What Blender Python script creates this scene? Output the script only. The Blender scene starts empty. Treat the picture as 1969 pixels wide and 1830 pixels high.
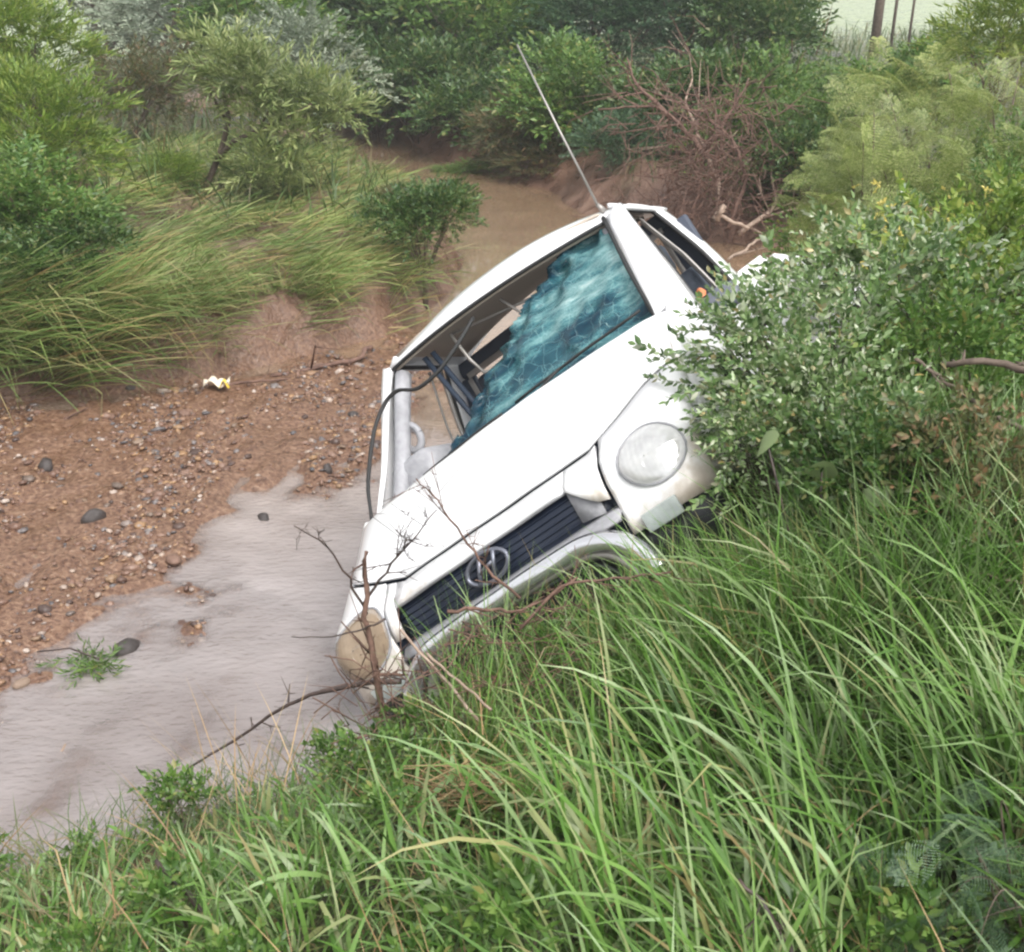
import bpy, math, random
import numpy as np
from mathutils import Vector, Matrix, Euler
random.seed(7); RNG = np.random.default_rng(7)
sc = bpy.context.scene
COL = sc.collection
rad = math.radians

# ---------------------------------------------------------------- camera
CAM_FOV, CAM_PITCH, CAM_H = 46.0, 23.0, 2.75
cam_d = bpy.data.cameras.new('camera'); cam = bpy.data.objects.new('camera', cam_d); COL.objects.link(cam)
cam.location = (0, 0, CAM_H); cam.rotation_euler = (rad(90 - CAM_PITCH), 0, 0)
cam_d.sensor_fit = 'HORIZONTAL'; cam_d.angle = rad(CAM_FOV); cam_d.clip_start = 0.05; cam_d.clip_end = 2000
sc.camera = cam
cam_d.dof.use_dof = True; cam_d.dof.focus_distance = 5.2; cam_d.dof.aperture_fstop = 13
# ---------------------------------------------------------------- world, sun, exposure
world = bpy.data.worlds.new('World'); sc.world = world; world.use_nodes = True
nt = world.node_tree; nt.nodes.clear()
sky = nt.nodes.new('ShaderNodeTexSky'); sky.sky_type = 'NISHITA'; sky.sun_disc = False
SUN_EL, SUN_AZ = 58, 150
sky.sun_elevation = rad(SUN_EL); sky.sun_rotation = rad(SUN_AZ); sky.dust_density = 4.0; sky.air_density = 1.0
hs = nt.nodes.new('ShaderNodeHueSaturation'); hs.inputs['Saturation'].default_value = 0.12
bg = nt.nodes.new('ShaderNodeBackground'); bg.inputs['Strength'].default_value = 0.15
wo = nt.nodes.new('ShaderNodeOutputWorld')
nt.links.new(sky.outputs[0], hs.inputs['Color']); nt.links.new(hs.outputs[0], bg.inputs[0]); nt.links.new(bg.outputs[0], wo.inputs[0])
sun_d = bpy.data.lights.new('sun', 'SUN'); sun_d.energy = 1.2; sun_d.angle = rad(35); sun_d.color = (1, .97, .92)
sun = bpy.data.objects.new('sun', sun_d); COL.objects.link(sun)
a = rad(SUN_AZ); e = rad(SUN_EL)
sun.rotation_euler = Vector((math.sin(a) * math.cos(e), math.cos(a) * math.cos(e), math.sin(e))).to_track_quat('Z', 'Y').to_euler()
vs = sc.view_settings; vs.view_transform = 'Standard'; vs.look = 'None'; vs.gamma = 1; vs.use_curve_mapping = False
vs.exposure = 1.0
sc.cycles.filter_width = 2.3
sc.cycles.max_bounces = 6; sc.cycles.transparent_max_bounces = 12

# ---------------------------------------------------------------- pixel helpers (photo is 1969 x 1830)
PF = 1969 / 2 / math.tan(rad(CAM_FOV / 2)); cp, sp = math.cos(rad(CAM_PITCH)), math.sin(rad(CAM_PITCH))
def ray(u, v):
    a_, b_ = (u - 984.5) / PF, -(v - 915) / PF
    return np.array([a_, cp + b_ * sp, -sp + b_ * cp])
def at(u, v, Y):
    d = ray(u, v); s = Y / d[1]
    return np.array([0, 0, CAM_H]) + d * s

# ---------------------------------------------------------------- materials
def mat(name, col=(.5, .5, .5), rough=.6, metal=0., spec=.5):
    m = bpy.data.materials.new(name); m.use_nodes = True
    b = m.node_tree.nodes['Principled BSDF']
    b.inputs['Base Color'].default_value = (*col, 1); b.inputs['Roughness'].default_value = rough
    b.inputs['Metallic'].default_value = metal; b.inputs['Specular IOR Level'].default_value = spec
    return m
def N(m, t): return m.node_tree.nodes.new(t)
def Lk(m, a_, b_): m.node_tree.links.new(a_, b_)
def ramp(m, stops, src=None, interp='LINEAR'):
    r = N(m, 'ShaderNodeValToRGB'); r.color_ramp.interpolation = interp
    els = r.color_ramp.elements
    while len(els) < len(stops): els.new(.5)
    for e_, (p, c) in zip(els, stops): e_.position = p; e_.color = (*c, 1) if len(c) == 3 else c
    if src is not None: Lk(m, src, r.inputs[0])
    return r
def noise(m, scale, detail=4, coord='Object', vec=None, rough=.55):
    n = N(m, 'ShaderNodeTexNoise'); n.inputs['Scale'].default_value = scale; n.inputs['Detail'].default_value = detail
    n.inputs['Roughness'].default_value = rough
    if vec is None:
        tc = N(m, 'ShaderNodeTexCoord'); vec = tc.outputs[coord]
    Lk(m, vec, n.inputs['Vector']); return n
def bump(m, h, strength, dist=.02):
    b = N(m, 'ShaderNodeBump'); b.inputs['Strength'].default_value = strength; b.inputs['Distance'].default_value = dist
    Lk(m, h, b.inputs['Height']); return b
def foliage(name, stops, rough=.42, trans=.35, spec=.5):
    """leaf / blade material: each leaf (mesh island) picks its own colour"""
    m = mat(name, rough=rough, spec=spec)
    p = m.node_tree.nodes['Principled BSDF']; out = m.node_tree.nodes['Material Output']
    g = N(m, 'ShaderNodeNewGeometry'); r = ramp(m, stops, g.outputs['Random Per Island'])
    n = noise(m, 1.3, 2); mx = N(m, 'ShaderNodeMixRGB'); mx.blend_type = 'MULTIPLY'; mx.inputs[0].default_value = .8
    r2 = ramp(m, [(.3, (.62, .66, .62)), (.72, (1.3, 1.25, 1.1))], n.outputs['Fac'])
    Lk(m, r.outputs[0], mx.inputs[1]); Lk(m, r2.outputs[0], mx.inputs[2]); Lk(m, mx.outputs[0], p.inputs['Base Color'])
    t = N(m, 'ShaderNodeBsdfTranslucent'); Lk(m, mx.outputs[0], t.inputs['Color'])
    mix = N(m, 'ShaderNodeMixShader'); mix.inputs[0].default_value = trans
    Lk(m, p.outputs[0], mix.inputs[1]); Lk(m, t.outputs[0], mix.inputs[2]); Lk(m, mix.outputs[0], out.inputs['Surface'])
    return m
M = {}
M['grass'] = foliage('lush_grass', [(0, (.06, .14, .025)), (.25, (.12, .25, .045)), (.5, (.19, .33, .09)), (.72, (.29, .41, .19)), (.86, (.27, .35, .18)), (.95, (.33, .34, .15)), (1, (.34, .25, .12))], .38, .35)
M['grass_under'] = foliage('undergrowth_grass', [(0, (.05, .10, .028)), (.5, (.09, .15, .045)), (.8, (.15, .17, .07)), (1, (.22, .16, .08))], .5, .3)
M['combed'] = foliage('flattened_grass', [(0, (.10, .18, .04)), (.35, (.17, .27, .07)), (.6, (.27, .34, .12)), (.85, (.40, .37, .18)), (1, (.38, .25, .12))], .5, .3)
M['straw'] = foliage('dry_straw', [(0, (.20, .12, .06)), (.5, (.34, .22, .11)), (1, (.46, .34, .2))], .6, .15)
M['leaf_dark'] = foliage('dark_leaf', [(0, (.035, .085, .022)), (.5, (.065, .135, .035)), (.85, (.12, .19, .055)), (1, (.24, .24, .1))], .4, .3)
M['leaf_teal'] = foliage('blue_green_leaf', [(0, (.035, .09, .045)), (.5, (.065, .14, .07)), (1, (.14, .22, .11))], .4, .3)
M['leaf_mid'] = foliage('mid_green_leaf', [(0, (.06, .135, .025)), (.5, (.11, .215, .045)), (.9, (.20, .30, .08)), (1, (.32, .30, .1))], .4, .35)
M['leaf_lime'] = foliage('yellow_green_leaf', [(0, (.10, .18, .03)), (.5, (.20, .31, .055)), (1, (.36, .42, .11))], .4, .4)
M['leaf_pale'] = foliage('pale_green_leaf', [(0, (.14, .21, .07)), (.5, (.29, .36, .13)), (1, (.48, .52, .27))], .38, .35)
M['leaf_silver'] = foliage('silver_green_leaf', [(0, (.07, .14, .045)), (.35, (.15, .25, .085)), (.7, (.27, .37, .17)), (.92, (.56, .60, .48)), (1, (.42, .33, .13))], .3, .3, .6)
M['leaf_grey'] = foliage('grey_green_leaf', [(0, (.13, .17, .12)), (.5, (.21, .26, .19)), (1, (.36, .40, .33))], .45, .3)
M['leaf_brown'] = foliage('olive_brown_leaf', [(0, (.07, .10, .04)), (.5, (.13, .15, .06)), (.8, (.2, .16, .08)), (1, (.28, .16, .09))], .5, .3)
M['leaf_blue'] = foliage('blue_green_leaflet', [(0, (.05, .11, .06)), (.5, (.09, .16, .09)), (1, (.18, .26, .16))], .5, .3)
M['leaf_round'] = foliage('broad_round_leaf', [(0, (.16, .24, .10)), (.5, (.22, .30, .14)), (1, (.30, .36, .2))], .5, .35)
M['leaf_acacia'] = foliage('pale_acacia_leaflet', [(0, (.15, .21, .05)), (.5, (.27, .34, .10)), (1, (.44, .47, .22))], .4, .4)
M['yellow'] = foliage('yellow_leaf', [(0, (.5, .42, .08)), (1, (.7, .6, .2))], .5, .3)
def wood(name, c1, c2, rough=.8):
    m = mat(name, c1, rough); n = noise(m, 25, 5); r = ramp(m, [(.3, c1), (.7, c2)], n.outputs['Fac'])
    p = m.node_tree.nodes['Principled BSDF']; Lk(m, r.outputs[0], p.inputs['Base Color'])
    b = bump(m, n.outputs['Fac'], .5, .01); Lk(m, b.outputs[0], p.inputs['Normal']); return m
M['bark'] = wood('grey_brown_bark', (.07, .05, .038), (.16, .12, .09))
M['dead'] = wood('dead_red_brown_wood', (.07, .038, .028), (.20, .115, .085))
M['deadpale'] = wood('pale_dead_wood', (.22, .15, .11), (.42, .32, .25))
M['darktwig'] = wood('dark_wet_twig', (.03, .02, .018), (.09, .06, .05), .5)
def stone_mat(name, stops, rough=.45):
    m = mat(name, rough=rough); p = m.node_tree.nodes['Principled BSDF']
    g = N(m, 'ShaderNodeNewGeometry'); oi = N(m, 'ShaderNodeObjectInfo'); ad = N(m, 'ShaderNodeMath'); ad.operation = 'ADD'
    Lk(m, g.outputs['Random Per Island'], ad.inputs[0]); Lk(m, oi.outputs['Random'], ad.inputs[1])
    fr = N(m, 'ShaderNodeMath'); fr.operation = 'FRACT'; Lk(m, ad.outputs[0], fr.inputs[0])
    r = ramp(m, stops, fr.outputs[0]); n = noise(m, 40, 3); mx = N(m, 'ShaderNodeMixRGB'); mx.blend_type = 'MULTIPLY'; mx.inputs[0].default_value = .6
    r2 = ramp(m, [(.3, (.55, .5, .48)), (.7, (1.1, 1.1, 1.1))], n.outputs['Fac'])
    Lk(m, r.outputs[0], mx.inputs[1]); Lk(m, r2.outputs[0], mx.inputs[2]); Lk(m, mx.outputs[0], p.inputs['Base Color'])
    b = bump(m, n.outputs['Fac'], .4, .01); Lk(m, b.outputs[0], p.inputs['Normal']); return m
M['stone'] = stone_mat('river_stone', [(0, (.07, .045, .038)), (.25, (.17, .095, .065)), (.5, (.24, .15, .11)), (.66, (.33, .20, .10)), (.76, (.09, .085, .09)), (.88, (.22, .19, .18)), (.96, (.38, .29, .23)), (1, (.5, .43, .38))])
M['stone_dark'] = stone_mat('dark_stone', [(0, (.05, .042, .04)), (1, (.09, .075, .07))], .4)
M['stone_pale'] = stone_mat('pale_stone', [(0, (.24, .17, .12)), (1, (.34, .25, .19))], .5)

# ground: mud, gravel mud, leafy soil, field -- zones chosen by position attribute "zone"
def ground_mat():
    m = mat('ground_soil', rough=.55); p = m.node_tree.nodes['Principled BSDF']
    at_ = N(m, 'ShaderNodeAttribute'); at_.attribute_name = 'zone'
    sep = N(m, 'ShaderNodeSeparateColor'); Lk(m, at_.outputs['Color'], sep.inputs[0])
    n1 = noise(m, 3.0, 8); n2 = noise(m, 38, 5)
    mud = ramp(m, [(.25, (.075, .038, .026)), (.5, (.15, .085, .058)), (.75, (.26, .165, .12))], n1.outputs['Fac'])
    grav = ramp(m, [(.3, (.075, .038, .024)), (.45, (.15, .08, .05)), (.6, (.22, .13, .082)), (.75, (.30, .2, .14))], n2.outputs['Fac'])
    soil = ramp(m, [(.3, (.035, .035, .018)), (.6, (.07, .065, .03)), (.8, (.11, .08, .045))], n1.outputs['Fac'])
    field = ramp(m, [(.3, (.24, .29, .16)), (.7, (.36, .41, .26))], n1.outputs['Fac'])
    a1 = N(m, 'ShaderNodeMixRGB'); Lk(m, sep.outputs[0], a1.inputs[0]); Lk(m, mud.outputs[0], a1.inputs[1]); Lk(m, grav.outputs[0], a1.inputs[2])
    a2 = N(m, 'ShaderNodeMixRGB'); Lk(m, sep.outputs[1], a2.inputs[0]); Lk(m, a1.outputs[0], a2.inputs[1]); Lk(m, soil.outputs[0], a2.inputs[2])
    a3 = N(m, 'ShaderNodeMixRGB'); Lk(m, sep.outputs[2], a3.inputs[0]); Lk(m, a2.outputs[0], a3.inputs[1]); Lk(m, field.outputs[0], a3.inputs[2])
    Lk(m, a3.outputs[0], p.inputs['Base Color'])
    rr = ramp(m, [(.35, (.16,) * 3), (.65, (.6,) * 3)], n1.outputs['Fac']); Lk(m, rr.outputs[0], p.inputs['Roughness'])
    b = bump(m, n2.outputs['Fac'], .7, .025); b2 = bump(m, n1.outputs['Fac'], .6, .15); Lk(m, b.outputs[0], b2.inputs['Normal']); Lk(m, b2.outputs[0], p.inputs['Normal'])
    return m
M['ground'] = ground_mat()
def water_mat():
    m = mat('muddy_water', (.23, .145, .10), .07); p = m.node_tree.nodes['Principled BSDF']; out = m.node_tree.nodes['Material Output']
    p.inputs['IOR'].default_value = 1.33; p.inputs['Specular IOR Level'].default_value = 1.0; p.inputs['Coat Weight'].default_value = 1; p.inputs['Coat Roughness'].default_value = .04; p.inputs['Coat IOR'].default_value = 1.6
    tc = N(m, 'ShaderNodeTexCoord'); mp = N(m, 'ShaderNodeMapping'); mp.inputs['Scale'].default_value = (1.0, 1.9, 1); mp.inputs['Rotation'].default_value = (0, 0, rad(-8))
    Lk(m, tc.outputs['Object'], mp.inputs[0])
    n1 = noise(m, 17, 3, vec=mp.outputs[0], rough=.5); n2 = noise(m, 1.1, 3, vec=mp.outputs[0])
    b = bump(m, n1.outputs['Fac'], .8, .02); b2 = bump(m, n2.outputs['Fac'], .3, .08); Lk(m, b.outputs[0], b2.inputs['Normal']); Lk(m, b2.outputs[0], p.inputs['Normal'])
    c = ramp(m, [(.35, (.26, .222, .212)), (.65, (.36, .32, .31))], n2.outputs['Fac']); c2 = ramp(m, [(.3, (.28, .18, .11)), (.7, (.36, .24, .15))], n2.outputs['Fac'])  # near tone painted greyer to stand for sky sheen; far tone muddier brown
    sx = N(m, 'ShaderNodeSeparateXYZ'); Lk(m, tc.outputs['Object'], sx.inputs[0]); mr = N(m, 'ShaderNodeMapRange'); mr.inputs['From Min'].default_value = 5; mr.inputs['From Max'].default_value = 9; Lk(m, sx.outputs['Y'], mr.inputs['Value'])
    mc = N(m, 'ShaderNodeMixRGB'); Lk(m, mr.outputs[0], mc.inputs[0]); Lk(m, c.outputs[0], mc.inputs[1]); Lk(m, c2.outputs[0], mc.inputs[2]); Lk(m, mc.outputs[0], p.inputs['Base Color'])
    t = N(m, 'ShaderNodeBsdfTransparent'); mx = N(m, 'ShaderNodeMixShader'); da = N(m, 'ShaderNodeAttribute'); da.attribute_name = 'depth'; dr_ = ramp(m, [(0, (.75,) * 3), (.3, (.28,) * 3), (.9, (.07,) * 3)], da.outputs['Fac']); Lk(m, dr_.outputs[0], mx.inputs[0])
    Lk(m, p.outputs[0], mx.inputs[1]); Lk(m, t.outputs[0], mx.inputs[2]); Lk(m, mx.outputs[0], out.inputs['Surface'])
    return m
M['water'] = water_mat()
# vehicle materials
def paint():
    m = mat('white_paint', (.82, .82, .83), .22); p = m.node_tree.nodes['Principled BSDF']; p.inputs['Coat Weight'].default_value = .5; p.inputs['Coat Roughness'].default_value = .08
    n = noise(m, 2.2, 8, rough=.7); n2 = noise(m, 30, 4)
    tc = N(m, 'ShaderNodeTexCoord'); sx = N(m, 'ShaderNodeSeparateXYZ'); Lk(m, tc.outputs['Object'], sx.inputs[0])
    mr = N(m, 'ShaderNodeMapRange'); mr.inputs['From Min'].default_value = .75; mr.inputs['From Max'].default_value = .2; mr.inputs['To Min'].default_value = 0; mr.inputs['To Max'].default_value = .32
    Lk(m, sx.outputs['Z'], mr.inputs['Value'])
    ad = N(m, 'ShaderNodeMath'); ad.operation = 'ADD'; Lk(m, n.outputs['Fac'], ad.inputs[0]); Lk(m, mr.outputs[0], ad.inputs[1])
    r = ramp(m, [(.57, (.82, .82, .83)), (.68, (.62, .56, .49)), (.95, (.36, .26, .19))], ad.outputs[0]); Lk(m, r.outputs[0], p.inputs['Base Color'])
    rr = ramp(m, [(.5, (.18,) * 3), (.8, (.6,) * 3)], ad.outputs[0]); Lk(m, rr.outputs[0], p.inputs['Roughness'])
    return m
M['paint'] = paint()
M['black'] = mat('black_plastic', (.018, .019, .022), .45)
M['rubber'] = mat('black_rubber', (.02, .02, .02), .65)
M['tyre'] = wood('muddy_tyre_rubber', (.015, .015, .015), (.06, .045, .035))
M['navy'] = mat('dark_interior', (.022, .035, .06), .6)
M['greytrim'] = wood('grey_trim', (.27, .27, .29), (.38, .38, .40), .55)
M['beige'] = mat('beige_headliner', (.42, .36, .30), .8)
M['chrome'] = mat('bright_metal', (.8, .8, .82), .16, .85)
M['steel'] = mat('dull_steel', (.33, .31, .29), .45, .6)
M['mirror'] = mat('mirror_shell', (.13, .14, .17), .4)
M['dullbadge'] = mat('dull_badge_metal', (.20, .21, .25), .4, .7)
M['rear'] = mat('dark_blue_lining', (.05, .06, .085), .6)
M['grille'] = mat('grille_black', (.012, .018, .035), .4)
M['seat'] = wood('dark_seat_fabric', (.02, .03, .045), (.05, .06, .08))
M['orange'] = mat('orange_plastic', (.6, .2, .08), .5)
M['reflector'] = mat('lamp_reflector', (.85, .85, .86), .12, 1.)
def lens(name, col, dirty):
    m = mat(name, col, .12); p = m.node_tree.nodes['Principled BSDF']; out = m.node_tree.nodes['Material Output']
    t = N(m, 'ShaderNodeBsdfTransparent'); t.inputs[0].default_value = (.93, .93, .93, 1); mx = N(m, 'ShaderNodeMixShader')
    n = noise(m, 9, 5); r = ramp(m, [(.35, (dirty * .7,) * 3), (.65, (min(1, dirty * 1.3),) * 3)], n.outputs['Fac'])
    w = N(m, 'ShaderNodeTexWave'); w.inputs['Scale'].default_value = 16; tc = N(m, 'ShaderNodeTexCoord'); Lk(m, tc.outputs['Object'], w.inputs[0])
    b = bump(m, w.outputs['Fac'], .07, .01); Lk(m, b.outputs[0], p.inputs['Normal'])
    Lk(m, r.outputs[0], mx.inputs[0]); Lk(m, t.outputs[0], mx.inputs[1]); Lk(m, p.outputs[0], mx.inputs[2]); Lk(m, mx.outputs[0], out.inputs['Surface'])
    return m
M['lens'] = lens('headlight_lens', (.74, .74, .73), .5)
M['lens_mud'] = lens('muddy_headlight_lens', (.40, .31, .22), .6)
M['mud_reflector'] = mat('muddy_reflector', (.34, .24, .16), .5, .3)
M['indicator'] = lens('clear_indicator_lens', (.60, .66, .64), .5)
def glass():
    m = mat('shattered_teal_glass', (.03, .16, .20), .12); p = m.node_tree.nodes['Principled BSDF']; out = m.node_tree.nodes['Material Output']
    tc = N(m, 'ShaderNodeTexCoord'); w = noise(m, 4, 4)
    mxv = N(m, 'ShaderNodeMixRGB'); mxv.inputs[0].default_value = .12; Lk(m, tc.outputs['Object'], mxv.inputs[1]); Lk(m, w.outputs['Color'], mxv.inputs[2])
    vo = N(m, 'ShaderNodeTexVoronoi'); vo.feature = 'DISTANCE_TO_EDGE'; vo.inputs['Scale'].default_value = 17; Lk(m, mxv.outputs[0], vo.inputs['Vector'])
    vf = N(m, 'ShaderNodeTexVoronoi'); vf.feature = 'DISTANCE_TO_EDGE'; vf.inputs['Scale'].default_value = 75; Lk(m, mxv.outputs[0], vf.inputs['Vector'])
    mp_ = N(m, 'ShaderNodeMapping'); mp_.inputs['Rotation'].default_value = (0, rad(-30), 0); mp_.inputs['Scale'].default_value = (.42, 1, 1.7); Lk(m, tc.outputs['Object'], mp_.inputs[0]); n = noise(m, 4.2, 7, vec=mp_.outputs[0], rough=.68)
    cr = ramp(m, [(0, (1,) * 3), (.025, (0,) * 3)], vo.outputs['Distance']); cf = ramp(m, [(0, (1,) * 3), (.09, (0,) * 3)], vf.outputs['Distance'])
    sx = N(m, 'ShaderNodeSeparateXYZ'); Lk(m, tc.outputs['Object'], sx.inputs[0]); mr = N(m, 'ShaderNodeMapRange'); mr.inputs['From Min'].default_value = -.3; mr.inputs['From Max'].default_value = .65; mr.inputs['To Min'].default_value = -.10; mr.inputs['To Max'].default_value = .07; Lk(m, sx.outputs['X'], mr.inputs['Value'])
    sm = N(m, 'ShaderNodeMath'); sm.operation = 'ADD'; Lk(m, n.outputs['Fac'], sm.inputs[0]); Lk(m, mr.outputs[0], sm.inputs[1]); dn = ramp(m, [(.45, (0,) * 3), (.75, (.55,) * 3)], sm.outputs[0])
    f1 = N(m, 'ShaderNodeMath'); f1.operation = 'MULTIPLY'; Lk(m, cf.outputs[0], f1.inputs[0]); Lk(m, dn.outputs[0], f1.inputs[1])
    f2 = N(m, 'ShaderNodeMath'); f2.operation = 'MAXIMUM'; Lk(m, f1.outputs[0], f2.inputs[0])
    f3 = N(m, 'ShaderNodeMath'); f3.operation = 'MULTIPLY'; f3.inputs[1].default_value = .42; Lk(m, cr.outputs[0], f3.inputs[0]); Lk(m, f3.outputs[0], f2.inputs[1])
    c0 = ramp(m, [(.38, (.008, .030, .060)), (.48, (.020, .085, .12)), (.56, (.08, .23, .25)), (.64, (.25, .43, .43)), (.72, (.60, .73, .71))], sm.outputs[0])
    mc = N(m, 'ShaderNodeMixRGB'); Lk(m, f2.outputs[0], mc.inputs[0]); Lk(m, c0.outputs[0], mc.inputs[1]); mc.inputs[2].default_value = (.45, .72, .70, 1)
    Lk(m, mc.outputs[0], p.inputs['Base Color'])
    b = bump(m, f2.outputs[0], .5, .004); Lk(m, b.outputs[0], p.inputs['Normal'])
    t = N(m, 'ShaderNodeBsdfTransparent'); t.inputs[0].default_value = (.30, .62, .72, 1); mx = N(m, 'ShaderNodeMixShader')
    al = N(m, 'ShaderNodeMapRange'); al.inputs['To Min'].default_value = .55; al.inputs['To Max'].default_value = 1; Lk(m, dn.outputs[0], al.inputs['Value'])
    Lk(m, al.outputs[0], mx.inputs[0]); Lk(m, t.outputs[0], mx.inputs[1]); Lk(m, p.outputs[0], mx.inputs[2]); Lk(m, mx.outputs[0], out.inputs['Surface'])
    return m
M['glass'] = glass()

# ---------------------------------------------------------------- object helpers
def tag(o, label=None, cat=None, group=None, kind=None):
    if label: o['label'] = label
    if cat: o['category'] = cat
    if group: o['group'] = group
    if kind: o['kind'] = kind
    return o
def empty(name, loc=(0, 0, 0), rot=(0, 0, 0)):
    o = bpy.data.objects.new(name, None); COL.objects.link(o); o.location = loc; o.rotation_euler = rot; o.empty_display_size = .1; return o
def link(name, me, m=None, parent=None, smooth=True):
    o = bpy.data.objects.new(name, me); COL.objects.link(o)
    if m is not None and not me.materials: me.materials.append(m)
    if parent is not None: o.parent = parent
    if smooth:
        me.polygons.foreach_set('use_smooth', np.ones(len(me.polygons), bool))
    return o
def np_mesh(name, V, F):
    """V (n,3), F (m,3) or (m,4) -> mesh, fast"""
    me = bpy.data.meshes.new(name); V = np.asarray(V, np.float32); F = np.asarray(F, np.int32); k = F.shape[1]
    me.vertices.add(len(V)); me.vertices.foreach_set('co', V.ravel())
    me.loops.add(F.size); me.loops.foreach_set('vertex_index', F.ravel())
    me.polygons.add(len(F)); me.polygons.foreach_set('loop_start', np.arange(0, F.size, k, dtype=np.int32)); me.polygons.foreach_set('loop_total', np.full(len(F), k, np.int32))
    me.update(calc_edges=True); return me
class MB:
    """collects pieces of one mesh (quads)"""
    def __init__(s): s.v = []; s.f = []; s.n = 0
    def add(s, V, F):
        V = np.asarray(V, float); F = np.asarray(F, int)
        if F.shape[1] == 3: F = np.c_[F, F[:, 2]]
        s.v.append(V); s.f.append(F + s.n); s.n += len(V)
    def tube(s, pts, r, k=6, cap=True):
        pts = np.asarray(pts, float); n = len(pts); r = np.broadcast_to(r, (n,))
        t = np.gradient(pts, axis=0); t /= np.linalg.norm(t, axis=1)[:, None] + 1e-9
        ref = np.array([0.13, .21, 1.]); a_ = np.cross(t, ref); bad = np.linalg.norm(a_, axis=1) < .2
        a_[bad] = np.cross(t[bad], [1., .1, 0]); a_ /= np.linalg.norm(a_, axis=1)[:, None]; b_ = np.cross(t, a_)
        an = np.linspace(0, 2 * np.pi, k, endpoint=False)
        V = pts[:, None] + r[:, None, None] * (np.cos(an)[None, :, None] * a_[:, None] + np.sin(an)[None, :, None] * b_[:, None])
        i = np.arange(n - 1)[:, None] * k; j = np.arange(k)[None]
        F = np.stack([i + j, i + (j + 1) % k, i + k + (j + 1) % k, i + k + j], -1).reshape(-1, 4)
        V = V.reshape(-1, 3)
        if cap:
            V = np.r_[V, pts[:1], pts[-1:]]; c = n * k; q = np.arange(k)
            F = np.r_[F, np.stack([(q + 1) % k, q, q * 0 + c, q * 0 + c], -1), np.stack([(n - 1) * k + q, (n - 1) * k + (q + 1) % k, q * 0 + c + 1, q * 0 + c + 1], -1)]
        s.add(V, F)
    def box(s, lo, hi):
        x0, y0, z0 = lo; x1, y1, z1 = hi
        V = [(x0, y0, z0), (x1, y0, z0), (x1, y1, z0), (x0, y1, z0), (x0, y0, z1), (x1, y0, z1), (x1, y1, z1), (x0, y1, z1)]
        s.add(V, [(0, 3, 2, 1), (4, 5, 6, 7), (0, 1, 5, 4), (1, 2, 6, 5), (2, 3, 7, 6), (3, 0, 4, 7)])
    def grid(s, P):
        a_, b_ = P.shape[:2]; i = np.arange(a_ - 1)[:, None] * b_; j = np.arange(b_ - 1)[None]
        s.add(P.reshape(-1, 3), np.stack([i + j, i + j + 1, i + b_ + j + 1, i + b_ + j], -1).reshape(-1, 4))
    def mesh(s, name):
        V = np.concatenate(s.v); F = np.concatenate(s.f)
        me = bpy.data.meshes.new(name); tri = F[:, 2] == F[:, 3]
        tot = np.where(tri, 3, 4).astype(np.int32); st = np.r_[0, np.cumsum(tot)[:-1]].astype(np.int32)
        mask = np.ones(F.shape, bool); mask[tri, 3] = False
        me.vertices.add(len(V)); me.vertices.foreach_set('co', V.astype(np.float32).ravel())
        L_ = F[mask].astype(np.int32); me.loops.add(len(L_)); me.loops.foreach_set('vertex_index', L_)
        me.polygons.add(len(F)); me.polygons.foreach_set('loop_start', st); me.polygons.foreach_set('loop_total', tot)
        me.update(calc_edges=True); me.validate(); return me
    def build(s, name, m, parent=None, smooth=True, solid=0, bevel=0):
        o = link(name, s.mesh(name), m, parent, smooth)
        if solid: md = o.modifiers.new('solid', 'SOLIDIFY'); md.thickness = solid; md.offset = 0
        if bevel: md = o.modifiers.new('bevel', 'BEVEL'); md.width = bevel; md.segments = 2; md.limit_method = 'ANGLE'
        return o

# ---------------------------------------------------------------- truck pose
T_ROT = Matrix.Rotation(rad(-32.2), 3, 'Z') @ Matrix.Rotation(rad(-12.6), 3, 'X') @ Matrix.Rotation(rad(-43.2), 3, 'Y')
T_LOC = Vector((-.0545, 3.7928, .833)) - T_ROT @ Vector((0, 0, .6))
TR = np.array(T_ROT); TL = np.array(T_LOC)

# ---------------------------------------------------------------- terrain
NEAR = (.10, .16, .40, 1.1); NTR = (.25, .2, .75, 1.15); NRR = (.12, .2, .25, .9)
LEFT = (.42, .16, .055, .9); FAR = (.5, .5, .07, .9)
STREAM = [(-14, -2, NEAR), (-9, .3, NEAR), (-5, 1.9, NEAR), (-3, 2.8, NEAR), (-1.75, 3.08, NEAR), (-1.33, 3.22, NEAR), (-.92, 3.38, NEAR), (-.45, 3.52, NTR), (.05, 4.05, NTR), (.5, 5.0, NTR), (1.2, 6.0, NRR), (2.1, 7.2, NRR), (3.2, 8.2, NRR), (5, 9, NRR), (9, 9.8, NRR),
          (14, 10, FAR), (14, 12.5, FAR), (9, 12, FAR), (5.5, 11.6, FAR), (3.5, 12, FAR), (2.4, 12.9, FAR), (1.0, 13.9, FAR), (.45, 15.96, FAR), (-1.06, 18.67, FAR), (-2, 21.5, FAR), (-5, 24, FAR), (-9, 26, FAR), (-14, 27, LEFT),
          (-14, 24.5, LEFT), (-9, 23.5, LEFT), (-5.5, 22, LEFT), (-3.2, 20.2, LEFT), (-1.95, 16.8, LEFT), (-1.15, 14.5, LEFT), (-.5, 12.05, LEFT), (-.55, 10.8, LEFT), (-.93, 9.4, LEFT), (-2.23, 8.2, LEFT), (-3.42, 7.65, LEFT), (-6, 6.7, LEFT), (-14, 4.5, LEFT)]
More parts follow.
